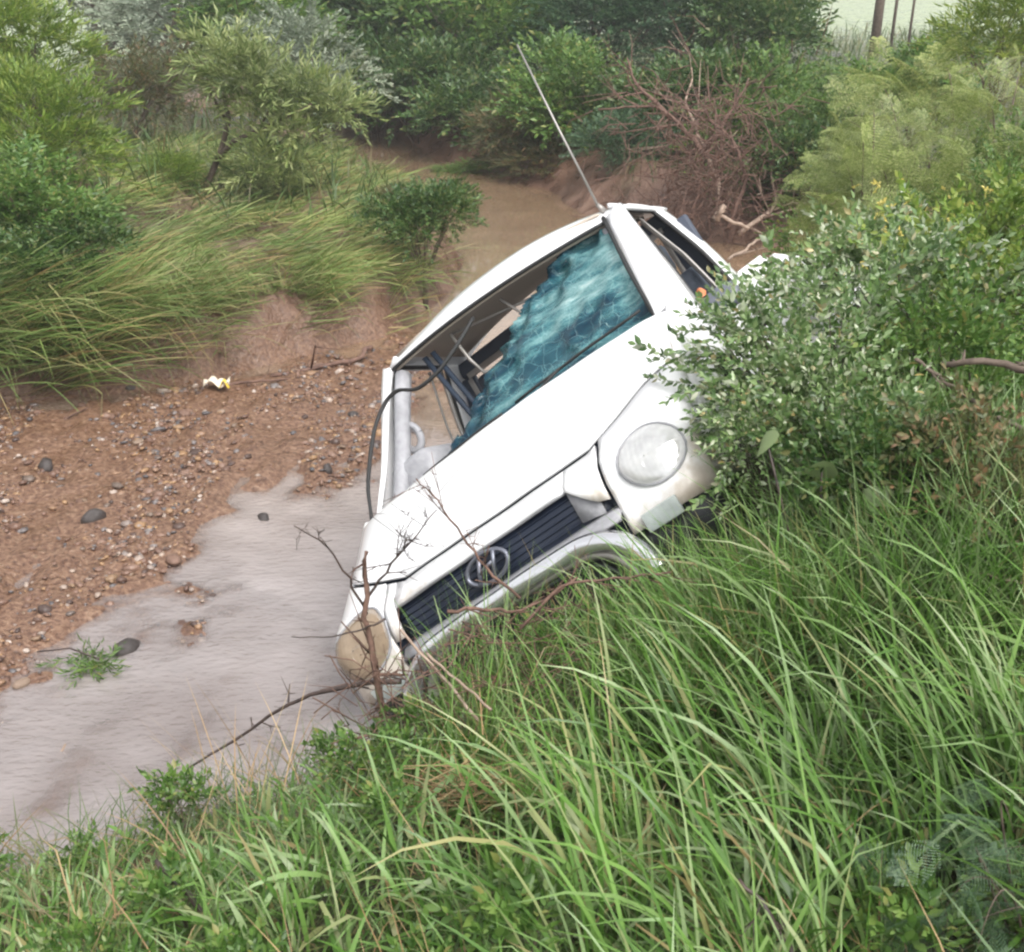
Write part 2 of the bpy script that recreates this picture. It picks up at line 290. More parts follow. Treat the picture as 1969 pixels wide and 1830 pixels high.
BAR = [(-3.42, 7.7), (-2.23, 8.3), (-.93, 9.5), (-.35, 8.6), (-.45, 7.0), (-.72, 6.40), (-1.25, 6.0), (-1.48, 5.6), (-1.52, 5.1), (-1.55, 4.7), (-1.75, 4.4), (-2.1, 4.0), (-4, 3.5), (-14, 2.2), (-14, 4.7), (-6, 6.9)]
def seg_dist(x, y, poly):
    P = np.array([p[:2] for p in poly], float); Q = np.roll(P, -1, 0); D = Q - P
    px = x[..., None] - P[:, 0]; py = y[..., None] - P[:, 1]
    t = np.clip((px * D[:, 0] + py * D[:, 1]) / (D ** 2).sum(1), 0, 1)
    d = np.hypot(px - t * D[:, 0], py - t * D[:, 1])
    cross = ((P[:, 1] > y[..., None]) != (Q[:, 1] > y[..., None])) & (x[..., None] < D[:, 0] * (y[..., None] - P[:, 1]) / np.where(D[:, 1] == 0, 1e-9, D[:, 1]) + P[:, 0])
    return d, cross.sum(-1) % 2 == 1
_ph = np.random.default_rng(3).uniform(0, 6.28, (40, 2)); _dr = np.random.default_rng(4).normal(size=(40, 2)); _dr /= np.linalg.norm(_dr, axis=1)[:, None]
def fbm(x, y, wl, oct_=4):
    s = 0; amp = 1; k = 6.283 / wl; i = 0
    for o in range(oct_):
        for j in range(5):
            d = _dr[(i) % 40]; s = s + amp * np.sin(k * (x * d[0] + y * d[1]) * (1 + .13 * j) + _ph[i % 40, 0]) / 3; i += 1
        amp *= .5; k *= 2.03
    return s
PARAM = np.array([p[2] for p in STREAM]); PARAM = (PARAM + np.roll(PARAM, -1, 0)) / 2
def height(x, y):
    x = np.asarray(x, float); y = np.asarray(y, float); shp = x.shape; x = x.ravel(); y = y.ravel()
    wob = .10 * fbm(x, y, 1.4, 3)
    dd, ins = seg_dist(x, y, STREAM); d = dd.min(-1); sd = np.where(ins, -d, d) + wob * .6
    w = 1 / (dd + .05) ** 3; prm = (w @ PARAM) / w.sum(-1, keepdims=True)
    H, W_, S, Mx = prm.T; o = np.maximum(sd, 0)
    z = H * (1 - np.exp(-(o / W_) ** 1.6)) + Mx * (1 - np.exp(-S * o / Mx)) + np.minimum(o, 1) * (.07 * fbm(x, y, 2.2, 3) + .02 * fbm(x, y, .35, 2)) + np.where((y > 6.5) & (o > 0), np.minimum(o, .3) * .13 * fbm(x, y, .45, 4), 0)
    db, inb = seg_dist(x, y, BAR); sb = np.where(inb, db.min(-1), -db.min(-1)) + .22 * fbm(x, y, .9, 5)
    bed = -.20 + .225 * np.clip((sb + .45) / .80, 0, 1) ** .8 + .022 * fbm(x, y, .34, 4)
    bed = np.where(np.hypot(x + 1.9, y - 4.0) < 1.3, np.maximum(bed, -.045 + .02 * fbm(x, y, .5, 3)), bed)
    t = np.clip(-sd / .12, 0, 1); z = np.where(sd < 0, bed * t + z * (1 - t), z)
    # the truck lies pressed into the bank: ground never above its underside
    c = (np.stack([x, y, np.zeros_like(x)], -1) - TL)
    n_ = TR[:, 2]; ax, ay = TR[:, 0], TR[:, 1]
    # local coords of the vertical projection onto plane z_local=.12
    k = (.12 - c @ n_) / n_[2]; P = c + k[:, None] * np.array([0, 0, 1.]); lx = P @ ax; ly = P @ ay
    m = np.maximum(np.abs(lx) - .95, np.maximum(-.12 - ly, ly - 4.6)); zp = k
    z = np.where(m < .4, np.minimum(z, zp + np.maximum(m, 0) * 1.6), z)
    z = np.maximum(z, -1.2)
    return z.reshape(shp)
def hz(x, y): return float(height(np.array([x]), np.array([y]))[0])
def axis(fine0, fine1, step, lo, hi):
    a_ = list(np.arange(fine0, fine1, step)); s = step; v = a_[-1]
    while v < hi: s *= 1.22; v += s; a_.append(v)
    s = step; v = a_[0]; b_ = []
    while v > lo: s *= 1.22; v -= s; b_.append(v)
    return np.array(b_[::-1] + a_)
gx = axis(-5, 4.5, .06, -420, 420); gy = axis(.8, 15, .065, -60, 900)
X, Y = np.meshgrid(gx, gy); Z = height(X, Y)
g = MB(); g.grid(np.stack([X, Y, Z], -1)); ground = g.build('ground', M['ground']); tag(ground, kind='structure')
dd, ins = seg_dist(X.ravel(), Y.ravel(), STREAM); sd = np.where(ins, -dd.min(-1), dd.min(-1)).reshape(X.shape)
db, inb = seg_dist(X.ravel(), Y.ravel(), BAR); sb = np.where(inb, db.min(-1), -db.min(-1)).reshape(X.shape)
zr = np.clip((sb + .3) / .4, 0, 1); zg = np.clip((sd - .55 + .25 * fbm(X, Y, 1., 3)) / .5, 0, 1) * (1 - .55 * ((X < 0) & (Y > 7) & (Y < 14)))
zb = np.clip((Y - 26) / 6, 0, 1)
ca = ground.data.color_attributes.new('zone', 'FLOAT_COLOR', 'POINT')
ca.data.foreach_set('color', np.stack([zr, zg, zb, np.ones_like(zr)], -1).astype(np.float32).ravel())
wx = np.r_[np.linspace(-14, -5, 20), np.arange(-4.95, 1, .05), np.linspace(1.05, 14, 30)]; wy = np.r_[np.linspace(-3, 2, 8), np.arange(2.05, 9.5, .05), np.linspace(9.6, 28, 60)]; WX, WY = np.meshgrid(wx, wy); WD = np.clip(-height(WX, WY) / .11, 0, 1)
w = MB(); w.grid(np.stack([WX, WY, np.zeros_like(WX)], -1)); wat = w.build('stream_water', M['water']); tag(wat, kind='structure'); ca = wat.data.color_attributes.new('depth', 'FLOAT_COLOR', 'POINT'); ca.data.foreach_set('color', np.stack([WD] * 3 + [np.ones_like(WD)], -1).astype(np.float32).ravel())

# ---------------------------------------------------------------- TRUCK
truck = empty('pickup_truck'); truck.matrix_world = Matrix.Translation(T_LOC) @ T_ROT.to_4x4()
tag(truck, 'wrecked white light pickup truck rolled onto its side in the muddy stream, windscreen shattered', 'pickup truck')
def warp(P):
    P = np.array(P, float); x, y, z = P[..., 0].copy(), P[..., 1].copy(), P[..., 2].copy()
    f = np.clip((1.9 - y) / 1.0, 0, 1)
    wl = np.clip((-x - .45) / .35, 0, 1) * np.clip((.95 - z) / .25, 0, 1) * f; P[..., 0] = x - .06 * wl; y = y - .05 * wl
    P[..., 1] = y + .085 * x * f * np.clip((z - .2) / .5, 0, 1)
    P[..., 1] += .006 * np.sin(P[..., 0] * 9 + 1) * np.sin(z * 11) * (y < .6) + .004 * np.sin(P[..., 0] * 23 + z * 17) * (y < .6)
    P[..., 2] = z - .075 * x * f * np.clip((z - 1.3) / .35, 0, 1)
    return P
def tb(mb, name, m, parent=None, **k):
    mb.v = [warp(v) for v in mb.v]; return mb.build(name, m, parent or truck, **k)
ZB = [.22, .30, .45, .60, .67, .73, .82, .95, 1.12]; YB = [.06, .0, -.02, -.01, .02, .085, .15, .27, .44]
def S(x, z):
    x = np.abs(x); c = np.clip((x - .68) / .137, 0, .995)
    return np.interp(z, ZB, YB) + .045 * (x / .8) ** 2 + .13 * (1 - np.sqrt(1 - c * c))
def zlow(x): x = np.abs(x); return .735 + np.clip((x - .45) / .35, 0, 1) * .14
def front(mb, xs, z0, z1, nv=8, off=0):
    xs = np.asarray(xs, float); v = np.linspace(0, 1, nv)[:, None]; z0 = z0(xs) if callable(z0) else np.broadcast_to(z0, xs.shape); z1 = z1(xs) if callable(z1) else np.broadcast_to(z1, xs.shape)
    z = z0 + (z1 - z0) * v; x = np.broadcast_to(xs, z.shape); mb.grid(np.stack([x, S(x, z) + off, z], -1))
def hoodtop(x): return 1.105 - .03 * (np.abs(x) / .8) ** 2
body = empty('cab_pos'); COL.objects.unlink(body); bpy.data.objects.remove(body)
b = MB(); front(b, np.linspace(-.803, .803, 47), lambda x: zlow(x) + .008, hoodtop, 12); tb(b, 'bonnet', M['paint'], solid=.012, bevel=.003)
# inner dark backing behind the panel gaps
b = MB(); front(b, np.linspace(-.78, .78, 31), .30, 1.08, 14, .05); tb(b, 'inner_front_panel', M['navy'], solid=.006)
# front fascia: strip above the grille and side plates
b = MB()
front(b, np.linspace(-.49, .34, 20), .655, lambda x: zlow(x) - .010, 4)
xs = np.linspace(.34, .485, 8); front(b, xs, lambda x: np.interp(x, [.34, .44, .485], [.655, .56, .545]), lambda x: zlow(x) - .010, 6)
front(b, np.linspace(-.53, -.49, 4), .54, lambda x: zlow(x) - .010, 6)
tb(b, 'front_fascia', M['paint'], solid=.014)
b = MB(); front(b, np.linspace(-.5, .34, 20), .649, .657, 2, .010); tb(b, 'grille_rim', M['greytrim'], solid=.008)
# grille cavity: dark mesh wall, sloping grey shelf, vertical divider
b = MB(); front(b, np.linspace(-.52, .46, 20), .50, .69, 5, .035); tb(b, 'grille_panel', M['grille'], solid=.004)
b = MB()
for zz in np.linspace(.535, .655, 6): b.tube([(x, S(x, zz) + .03, zz) for x in np.linspace(-.5, .44, 14)], .003, 5)
tb(b, 'grille_bar', M['grille'])
b = MB(); x = np.linspace(-.52, .50, 20); rows = [np.stack([x, S(x, .53) + o, np.full_like(x, zz)], -1) for o, zz in ((.035, .515), (.0, .50), (-.04, .462))]; b.grid(np.stack(rows)); tb(b, 'grille_shelf', M['greytrim'], solid=.01)
b = MB(); P = [(.34, .65), (.445, .56), (.44, .515), (.35, .53)]; b.add([(px, S(px, pz) + .012 if i < 2 else S(px, pz) + .022, pz) for i, (px, pz) in enumerate(P)], [(0, 1, 2, 3)]); tb(b, 'grille_end_plate', M['greytrim'], solid=.01, smooth=False)
# emblem: oval ring with a slanted italic letter shape
em = MB(); an = np.linspace(0, 2 * np.pi, 33); ex, ez = -.05, .585
em.tube([(ex + .095 * math.cos(t), S(ex, ez) + .006, ez + .052 * math.sin(t)) for t in an], .0085, 8, False)
for s_ in (-1, 1): em.tube([(ex + s_ * .035 - .022, S(ex, ez) - .002, ez - .040), (ex + s_ * .035, S(ex, ez) - .004, ez), (ex + s_ * .035 + .022, S(ex, ez) - .002, ez + .040)], .008, 8)
em.tube([(ex - .035, S(ex, ez) - .004, ez - .008), (ex, S(ex, ez) - .005, ez + .003), (ex + .035, S(ex, ez) - .004, ez + .008)], .007, 8)
tb(em, 'emblem', M['dullbadge'])
# headlight surrounds / fender fronts
for s_ in (-1, 1):
    b = MB(); xs = np.linspace(.50, .815, 22) if s_ > 0 else np.linspace(-.815, -.54, 20)
    front(b, xs, .40, lambda x: zlow(x) - .006, 10); tb(b, 'front_wing', M['paint'], solid=.014)
    cx, cz = s_ * (.675 if s_ > 0 else .665), .60; HS = 1. if s_ > 0 else 1.2
    def disc(rx, rz, depth, n=9, k=28, off=0.):
        t = np.linspace(.02, 1, n)[:, None]; a_ = np.linspace(0, 2 * np.pi, k + 1)[None]
        sh = 1 + .10 * np.cos(2 * a_ + s_ * .8)
        x = cx + rx * t * np.cos(a_) * sh; x = cx + (x - cx) * HS; z = cz + HS * rz * t * np.sin(a_) * sh + np.zeros_like(x)
        return np.stack([x, S(x, z) + off - depth * (1 - t ** 2) ** .5 * np.ones_like(x), z], -1)
    hl = MB(); hl.grid(disc(.102, .108, .035, off=-.012))
    h = tb(hl, 'headlight', M['lens'] if s_ > 0 else M['lens_mud']); h['label'] = 'clear rounded headlight' if s_ > 0 else 'mud covered brown headlight'
    r = MB(); r.grid(disc(.090, .097, .012, off=-.008)); tb(r, 'reflector', M['reflector'] if s_ > 0 else M['mud_reflector'], h)
    r = MB(); d_ = disc(.104, .110, .0, 2, off=-.012)[-1]; r.tube(d_, .0045, 6, False); tb(r, 'bezel', M['greytrim'], h)
    r = MB(); a_ = np.linspace(0, 2 * np.pi, 15); r.tube([(cx + .028 * math.cos(t), S(cx, cz) - .022, cz - .02 + .028 * math.sin(t)) for t in a_], .006, 6, False); tb(r, 'bulb_ring', M['chrome'], h)
    # indicator in the bumper corner
    ii = MB(); front(ii, np.linspace(s_ * .56, s_ * .70, 6), .375, .44, 3, -.02); tb(ii, 'indicator', M['indicator'], solid=.02, bevel=.004)
# gaps and bumper
lower = MB(); front(lower, np.linspace(-.80, .80, 33), .20, .395, 5, .03); tb(lower, 'lower_bumper', M['black'], solid=.03)
def barpath(sc_=1, dz=0):
    p = [(-.56, .27), (-.52, .36), (-.47, .41), (-.40, .440), (-.30, .450), (0, .455), (.25, .458), (.36, .455), (.44, .43), (.50, .39), (.545, .31), (.57, .25)]
    q = []
    for i in range(len(p) - 1):
        for t in np.linspace(0, 1, 4, endpoint=False): q.append((p[i][0] + (p[i + 1][0] - p[i][0]) * t, p[i][1] + (p[i + 1][1] - p[i][1]) * t))
    q.append(p[-1]); q = np.array(q)
    for _ in range(3): q[1:-1] = (q[:-2] + q[1:-1] * 2 + q[2:]) / 4
    q[:, 0] = q[:, 0] * sc_; q[:, 1] = .25 + (q[:, 1] - .25) * sc_ + dz
    return q
def strip(q, w_, y_, mat_, name, th):
    t = np.gradient(q, axis=0); t /= np.linalg.norm(t, axis=1)[:, None]; n_ = np.stack([-t[:, 1], t[:, 0]], -1)
    rows = []
    for a_ in np.linspace(-1, 1, 7):
        pt = q + n_ * a_ * w_ / 2; rows.append(np.stack([pt[:, 0], S(pt[:, 0], .45) + y_ - .028 * math.sqrt(max(0, 1 - a_ * a_)), pt[:, 1]], -1))
    m_ = MB(); m_.grid(np.stack(rows)); return tb(m_, name, mat_, solid=th)
strip(barpath(), .062, -.075, M['chrome'], 'bumper_bar', .008)
strip(barpath(.885, -.006), .034, -.05, M['steel'], 'inner_bumper_trim', .006)
strip(barpath(.79, -.010), .02, -.03, M['black'], 'bumper_seal', .006)
for s_ in (-.5, .5): b = MB(); b.tube([(s_ * .9, -.06, .40), (s_ * .9, .12, .38)], .02, 6); tb(b, 'bumper_bracket', M['steel'])
# cab sides
def SX(z): return np.interp(z, [.3, .7, 1.12, 1.45, 1.72, 1.80], [.80, .815, .805, .745, .665, .62])
def side(mb, s_, yfn, z0, z1, ny=8, nz=8, off=0):
    z = np.linspace(z0, z1, nz)[:, None]; a_, b_ = yfn(z); t = np.linspace(0, 1, ny)[None]
    y = a_ + (b_ - a_) * t; x = s_ * (SX(z) + off) + 0 * y; mb.grid(np.stack([x, y, z + 0 * y], -1))
for s_ in (-1, 1):
    yf = lambda z: (S(.815, z) - .004, np.full_like(z, .66))
    b = MB(); side(b, s_, lambda z: (S(.815, z) - .004, np.full_like(z, .60)), .42, .86, 6, 8); side(b, s_, lambda z: (S(.79, z) + .006, np.full_like(z, .85)), .868, 1.115, 6, 8)
    tb(b, 'side_wing', M['paint'], solid=.012)
    d = MB(); side(d, s_, lambda z: (np.interp(z, [.45, .86, .87, 1.12], [1.05, .80, .86, .87]), np.full_like(z, 1.462)), .45, 1.125, 8, 10)
    door = tb(d, 'door', M['paint'], solid=.014)
    b = MB(); b.tube([(s_ * (SX(.98) + .03), y, .98) for y in (1.22, 1.25, 1.34, 1.37)], [.004, .012, .012, .004], 6); tb(b, 'door_handle', M['black'], door)
    b = MB(); side(b, s_, lambda z: (np.full_like(z, 1.472), np.full_like(z, 1.60)), .45, 1.745, 4, 16); tb(b, 'rear_pillar', M['paint'], solid=.02, bevel=.004)
    # A pillar: windscreen edge to door window edge
    t = np.linspace(0, 1, 14)[:, None]; u = np.linspace(0, 1, 6)[None]
    A0 = np.array([.745, .535, 1.085]); A1 = np.array([.61, 1.0, 1.70]); B0 = np.array([.805, .83, 1.10]); B1 = np.array([.668, 1.09, 1.745])
    P = (A0 + (A1 - A0) * t[..., None]) * (1 - u[..., None]) + (B0 + (B1 - B0) * t[..., None]) * u[..., None]
    nrm = np.array([.75, -.55, .35]); P = P + (nrm * .035 * (4 * u * (1 - u))[..., None]) * (1 + 0 * t[..., None]); P[..., 0] *= s_
    b = MB(); b.grid(P); tb(b, 'front_pillar', M['paint'], solid=.02)
    # roof rail over the door window
    y = np.linspace(1.08, 1.60, 12)[:, None]; u = np.linspace(0, 1, 6)[None]
    b = MB(); x = .672 - .05 * u + 0 * y; z = 1.730 + .045 * np.sin(u * 1.3) + 0 * y; b.grid(np.stack([s_ * x, y + 0 * u, z], -1)); tb(b, 'roof_rail', M['paint'], solid=.02)
    # window rubber and inner channel
    b = MB(); W4 = [(.845, 1.125), (1.085, 1.735), (1.465, 1.735), (1.465, 1.125)]
    lp = [W4[i] + np.zeros(2) for i in range(4)] + [np.array(W4[0])]; q = []
    for i in range(4):
        for tt in np.linspace(0, 1, 8, endpoint=False): q.append(lp[i] + (lp[i + 1] - lp[i]) * tt)
    q.append(lp[4]); q = np.array(q); b.tube(np.stack([s_ * (SX(q[:, 1]) - .004), q[:, 0], q[:, 1]], -1), .010, 6, False); tb(b, 'window_seal', M['rubber'], door)
    b = MB(); zz = np.linspace(1.13, 1.70, 10); b.tube(np.stack([s_ * (SX(zz) - .05), np.linspace(1.40, 1.36, 10), zz], -1), .011, 6); b.tube(np.stack([s_ * (SX(zz) - .03), np.linspace(1.33, 1.30, 10), zz], -1), .006, 6); tb(b, 'window_channel', M['steel'], door)
    b = MB(); b.grid(np.stack([np.stack([s_ * (SX(z) - .055) + 0 * zz[:2], np.array([.95, 1.42]), np.full(2, z)], -1) for z in (.5, .8, 1.12)])); tb(b, 'door_lining', M['greytrim'], door, solid=.02)
# damaged door mirror on the near side
mr = MB(); th = np.linspace(0, np.pi, 9)[:, None]; ph = np.linspace(0, 2 * np.pi, 17)[None]
sg = lambda v, p: np.sign(v) * np.abs(v) ** p
mr.grid(np.stack([.895 + .075 * sg(np.sin(th), .6) * sg(np.cos(ph), .6), .84 + .030 * sg(np.sin(th), .6) * sg(np.sin(ph), .6), 1.065 + .052 * sg(np.cos(th), .7) + 0 * ph], -1))
mir = tb(mr, 'door_mirror', M['mirror']); mir['label'] = 'folded dark grey door mirror'
b = MB(); b.tube([(.79, .93, 1.11), (.83, .89, 1.11), (.86, .86, 1.09)], [.03, .022, .02], 8); tb(b, 'mirror_arm', M['black'], mir)
b = MB(); b.tube([(.77, 1.0, 1.14), (.775, 1.03, 1.18), (.77, 1.05, 1.20)], [.018, .022, .01], 8); tb(b, 'orange_clip', M['orange'])
# roof
u = np.linspace(-1, 1, 25)[None]; v = np.linspace(0, 1, 14)[:, None]
v = v ** 1.5; crown = (1 - np.abs(u) ** 2.4); k_ = np.clip(v / .4, 0, 1); x = u * (.615 + .035 * k_); z = 1.712 + .018 * (1 - u * u) + (.02 + .085 * crown) * np.sin(np.clip(v * 3.2, 0, 1) * np.pi / 2) ** .8 + .03 * k_ - .02 * v ** 6
y0_ = .998 - .055 * (1 - u * u); yy = y0_ + (1.615 - y0_) * v; roof = MB(); roof.grid(np.stack([x + 0 * v, yy, z], -1)); tb(roof, 'roof', M['paint'], solid=.02, bevel=.004)
# windscreen header (white lip) and beige inner rail
def ws(u, v):   # u -1..1 left..right, v 0..1 bottom..top
    hw = .745 + (.61 - .745) * v; x = u * hw
    return np.stack([x, .535 + (1.0 - .535) * v - .055 * (1 - u * u) - .02 * np.sin(v * np.pi), 1.085 + .63 * v - .0 * x + .018 * (1 - u * u)], -1)
uu = np.linspace(-1, 1, 24)
b = MB(); b.tube(ws(uu, .985 + 0 * uu) + [0, .012, .0], .013, 8); tb(b, 'header_rail', M['paint'])
b = MB(); p0 = ws(uu * .97, .955 + 0 * uu) + [0, .035, -.0]; b.grid(np.stack([p0, p0 + [0, .03, .03], p0 + [0, .10, .05]])); tb(b, 'header_trim', M['beige'], solid=.012)
b = MB(); loop = np.concatenate([ws(uu, 0 * uu), ws(np.ones(10), np.linspace(.05, 1, 10)), ws(uu[::-1], 1 + 0 * uu) - [0, .0, .022]]); b.tube(loop - [0, .006, -.004], .0085, 6, False); tb(b, 'windscreen_seal', M['rubber'])
# scuttle panel under the glass, wiper
b = MB(); p0 = ws(uu * .99, 0 * uu); b.grid(np.stack([p0 + [0, -.035, -.012], p0 + [0, 0, .004], p0 + [0, .05, .01]])); tb(b, 'scuttle_panel', M['mirror'], solid=.01)
for (ua, va, ub, vb) in ((.96, .10, .15, .045), (.05, .04, -.55, .03)):
    b = MB(); t = np.linspace(0, 1, 9); P = ws(ua + (ub - ua) * t, va + (vb - va) * t) - np.c_[0 * t, .022 + 0 * t, 0 * t]; b.tube(P, .006, 5); b.tube([P[5] - [0, .01, 0], P[7] - [0, .015, .03], ws(np.array([ub]), np.array([-.02]))[0]], .006, 5); tb(b, 'wiper', M['rubber'])
# shattered windscreen: the lower right part still hangs in the frame
nu, nv = 90, 50; U, Vv = np.meshgrid(np.linspace(-.985, .985, nu), np.linspace(.03, .97, nv)); P = ws(U, Vv)
U01 = (U + 1) / 2; edge = np.interp(U01, [0, .10, .2, .35, .45, .60, .76, .88, 1], [.20, .10, .10, .30, .52, .74, .96, 1.05, 1.1]) + .02 * fbm(U01 * 3, U01 * 0, .35, 3)
sag = .07 * fbm(U01 * 2.2, Vv * 1.3, .9, 3) + .025 * np.abs(fbm(U01 * 3 + Vv, Vv * 3 - U01, .9, 2)); near_e = np.clip(1 - (edge - Vv) / .35, 0, 1)
P[..., 1] += .03 + np.abs(sag) * (.5 + near_e) + .10 * near_e ** 2 * (1 - U01); P[..., 2] -= .03 * near_e * (1 - U01)
keep = (Vv < edge); keep &= ~((U01 > .11) & (U01 < .17))
fi = keep[:-1, :-1] & keep[1:, :-1] & keep[:-1, 1:] & keep[1:, 1:]
ii, jj = np.where(fi); F = np.stack([ii * nu + jj, ii * nu + jj + 1, (ii + 1) * nu + jj + 1, (ii + 1) * nu + jj], -1)
b = MB(); b.add(P.reshape(-1, 3), F); gl = tb(b, 'windscreen_glass', M['glass'], solid=.006); gl['label'] = 'crazed teal windscreen glass torn away at upper left'
# torn rubber gasket hanging across the opening
b = MB(); G = [(-1.02, .02, .03), (-1.06, .3, .06), (-1.03, .62, .05), (-.93, .74, .035), (-.8, .74, .03), (-.6, .62, .03), (-.40, .63, .02), (-.22, .74, .01), (-.1, .86, 0)]
G = np.array(G); tt = np.linspace(0, 8, 40); G = np.stack([np.interp(tt, range(9), G[:, i]) for i in range(3)], -1)
for _ in range(3): G[1:-1] = (G[:-2] + 2 * G[1:-1] + G[2:]) / 4
P = ws(G[:, 0], G[:, 1]); P[:, 1] -= G[:, 2]; b.tube(P, .0085, 6); tb(b, 'torn_gasket', M['rubber'])
# interior
b = MB(); b.box((-.76, .62, .52), (.76, .66, 1.03)); b.box((-.72, .56, .98), (.72, .86, 1.05)); tb(b, 'dashboard', M['navy'], bevel=.02)
b = MB(); b.box((-.76, .6, .48), (.76, 1.6, .52)); tb(b, 'cab_floor', M['black'])
b = MB(); b.box((-.79, 1.56, .48), (.79, 1.60, 1.18)); b.box((-.66, 1.56, 1.66), (.66, 1.60, 1.74)); b.box((-.74, 1.56, 1.18), (-.60, 1.60, 1.66)); b.box((.60, 1.56, 1.18), (.74, 1.60, 1.66)); tb(b, 'rear_wall', M['rear'], bevel=.01)
b = MB(); b.box((-.62, 1.545, 1.16), (.62, 1.56, 1.19)); b.box((-.62, 1.545, 1.64), (.62, 1.56, 1.67)); 
for xx in (-.62, -.02, .22, .60): b.box((xx - .012, 1.545, 1.19), (xx + .012, 1.56, 1.64))
tb(b, 'rear_window_frame', M['steel'], bevel=.004)
for x0, x1 in ((-.66, -.14), (-.08, .26), (.32, .70)):
    st = MB(); st.box((x0, 1.05, .62), (x1, 1.5, .76)); st.box((x0, 1.40, .74), (x1, 1.50, 1.40)); so = tb(st, 'seat', M['seat'], bevel=.03)
    xm = (x0 + x1) / 2; hr = MB(); hr.box((xm - .11, 1.40, 1.43), (xm + .11, 1.47, 1.58)); tb(hr, 'headrest', M['seat'], so, bevel=.025)
    hr = MB()
    for dx in (-.05, .05): hr.tube([(xm + dx, 1.44, 1.37), (xm + dx, 1.435, 1.45)], .006, 6)
    tb(hr, 'headrest_post', M['steel'], so)
for s_, m_ in ((-1, 'greytrim'), (1, 'greytrim')):
    b = MB(); t = np.linspace(0, 1, 10); A = np.array([s_ * .715, .62, 1.04]); B_ = np.array([s_ * .59, 1.02, 1.66]); b.tube(A + (B_ - A) * t[:, None], .036, 8); tb(b, 'pillar_trim', M[m_])
b = MB(); b.box((-.775, .72, .6), (-.735, 1.42, 1.16)); tb(b, 'side_lining', M['greytrim'], bevel=.015)
b = MB(); b.box((-.74, .74, .95), (-.50, 1.02, 1.30)); tb(b, 'binnacle', M['greytrim'], bevel=.05)
b = MB(); b.box((-.38, .66, .9), (.70, .90, 1.12)); tb(b, 'dash_top', M['seat'], bevel=.04)
b = MB(); a_ = np.linspace(0, 2 * np.pi, 25); b.tube([(-.635 + .046 * math.cos(t), .90, 1.385 + .054 * math.sin(t)) for t in a_], .016, 8, False); tb(b, 'vent_ring', M['greytrim'])
b = MB()
for x0, dx in ((-.47, .02), (-.42, .02)): b.tube([(x0, 1.05, 1.68), (x0 + dx, 1.18, 1.20), (x0 + dx * 1.5, 1.2, .9)], .013, 6)
tb(b, 'seat_belt_post', M['navy'])
b = MB(); b.tube([(-.28, 1.02, 1.69), (-.27, 1.04, 1.55), (-.245, 1.05, 1.47), (-.20, 1.03, 1.455)], .008, 6); b.tube([(-.28, 1.03, 1.69), (.30, 1.20, 1.62)], .007, 6); b.tube([(.0, 1.05, 1.70), (.04, 1.16, 1.55), (.30, 1.2, 1.63)], .008, 6); tb(b, 'bent_roof_strut', M['steel'])
b = MB(); x = np.linspace(-.58, .58, 9)[:, None]; y = np.linspace(1.03, 1.55, 6)[None]; b.grid(np.stack([x + 0 * y, y + 0 * x, 1.755 + .05 * (1 - (x / .58) ** 2) + 0 * y], -1)); tb(b, 'headliner', M['beige'], solid=.01)
# aerial
an_ = MB(); an_.tube([(.60, 1.08, 1.76), (.595, 1.06, 1.80)], [.014, .009], 8); an_.tube([(.595, 1.06, 1.79), (.64, 1.02, 2.15), (.70, .97, 2.56)], [.0062, .0055, .004], 6); tb(an_, 'aerial', M['steel'])
# chassis, wheels, load bed
b = MB()
for xx in (-.35, .35): b.box((xx - .04, .3, .38), (xx + .04, 4.3, .50))
for y in (.5, 1.6, 3.1, 4.2): b.box((-.35, y - .03, .40), (.35, y + .03, .48))
b.box((-.3, .45, .30), (.3, 1.3, .5)); tb(b, 'chassis', M['black'])
def wheel_mesh():
    prof = [(.19, -.085), (.27, -.095), (.315, -.085), (.33, -.05), (.332, 0), (.33, .05), (.315, .085), (.27, .095), (.19, .085)]
    k = 28; an = np.linspace(0, 2 * np.pi, k + 1); m_ = MB(); m_.grid(np.stack([np.stack([np.full(k + 1, w_), r_ * np.cos(an), r_ * np.sin(an)], -1) for r_, w_ in prof])); 
    for i in range(28):
        t = an[i]; c = np.array([0, .334 * math.cos(t), .334 * math.sin(t)]); tg = np.array([0, -math.sin(t), math.cos(t)]); rr = np.array([0, math.cos(t), math.sin(t)])
        for wx0, wx1 in ((-.08, -.01), (.01, .08)):
            Q = [c + tg * (-.02) + [wx0, 0, 0], c + tg * .02 + [wx0, 0, 0], c + tg * .02 + [wx1, 0, 0], c + tg * (-.02) + [wx1, 0, 0]]; Q2 = [q + rr * .009 for q in Q]
            m_.add(Q + Q2, [(4, 5, 6, 7), (0, 1, 5, 4), (1, 2, 6, 5), (2, 3, 7, 6), (3, 0, 4, 7)])
    r_ = MB(); pr = [(.19, .08), (.175, .03), (.10, .02), (.09, .05), (.02, .055)]; r_.grid(np.stack([np.stack([np.full(k + 1, w_), q_ * np.cos(an), q_ * np.sin(an)], -1) for q_, w_ in pr])); pr = [(.19, -.08), (.175, -.03), (.02, -.02)]; r_.grid(np.stack([np.stack([np.full(k + 1, w_), q_ * np.cos(an), q_ * np.sin(an)], -1) for q_, w_ in pr]))
    return m_.mesh('tyre'), r_.mesh('rim')
tyre_me, rim_me = wheel_mesh()
for (x, y) in ((-.70, .74), (.72, .74), (-.70, 3.25), (.70, 3.25)):
    wh = link('tyre', tyre_me, M['tyre'], truck); wh.location = (x, y, .33)
    if x < 0: wh.rotation_euler = (0, 0, math.pi)
    link('rim', rim_me, M['steel'], wh)
b = MB(); b.box((-.84, 1.72, .80), (.84, 4.45, .84)); tb(b, 'load_deck', M['steel'])
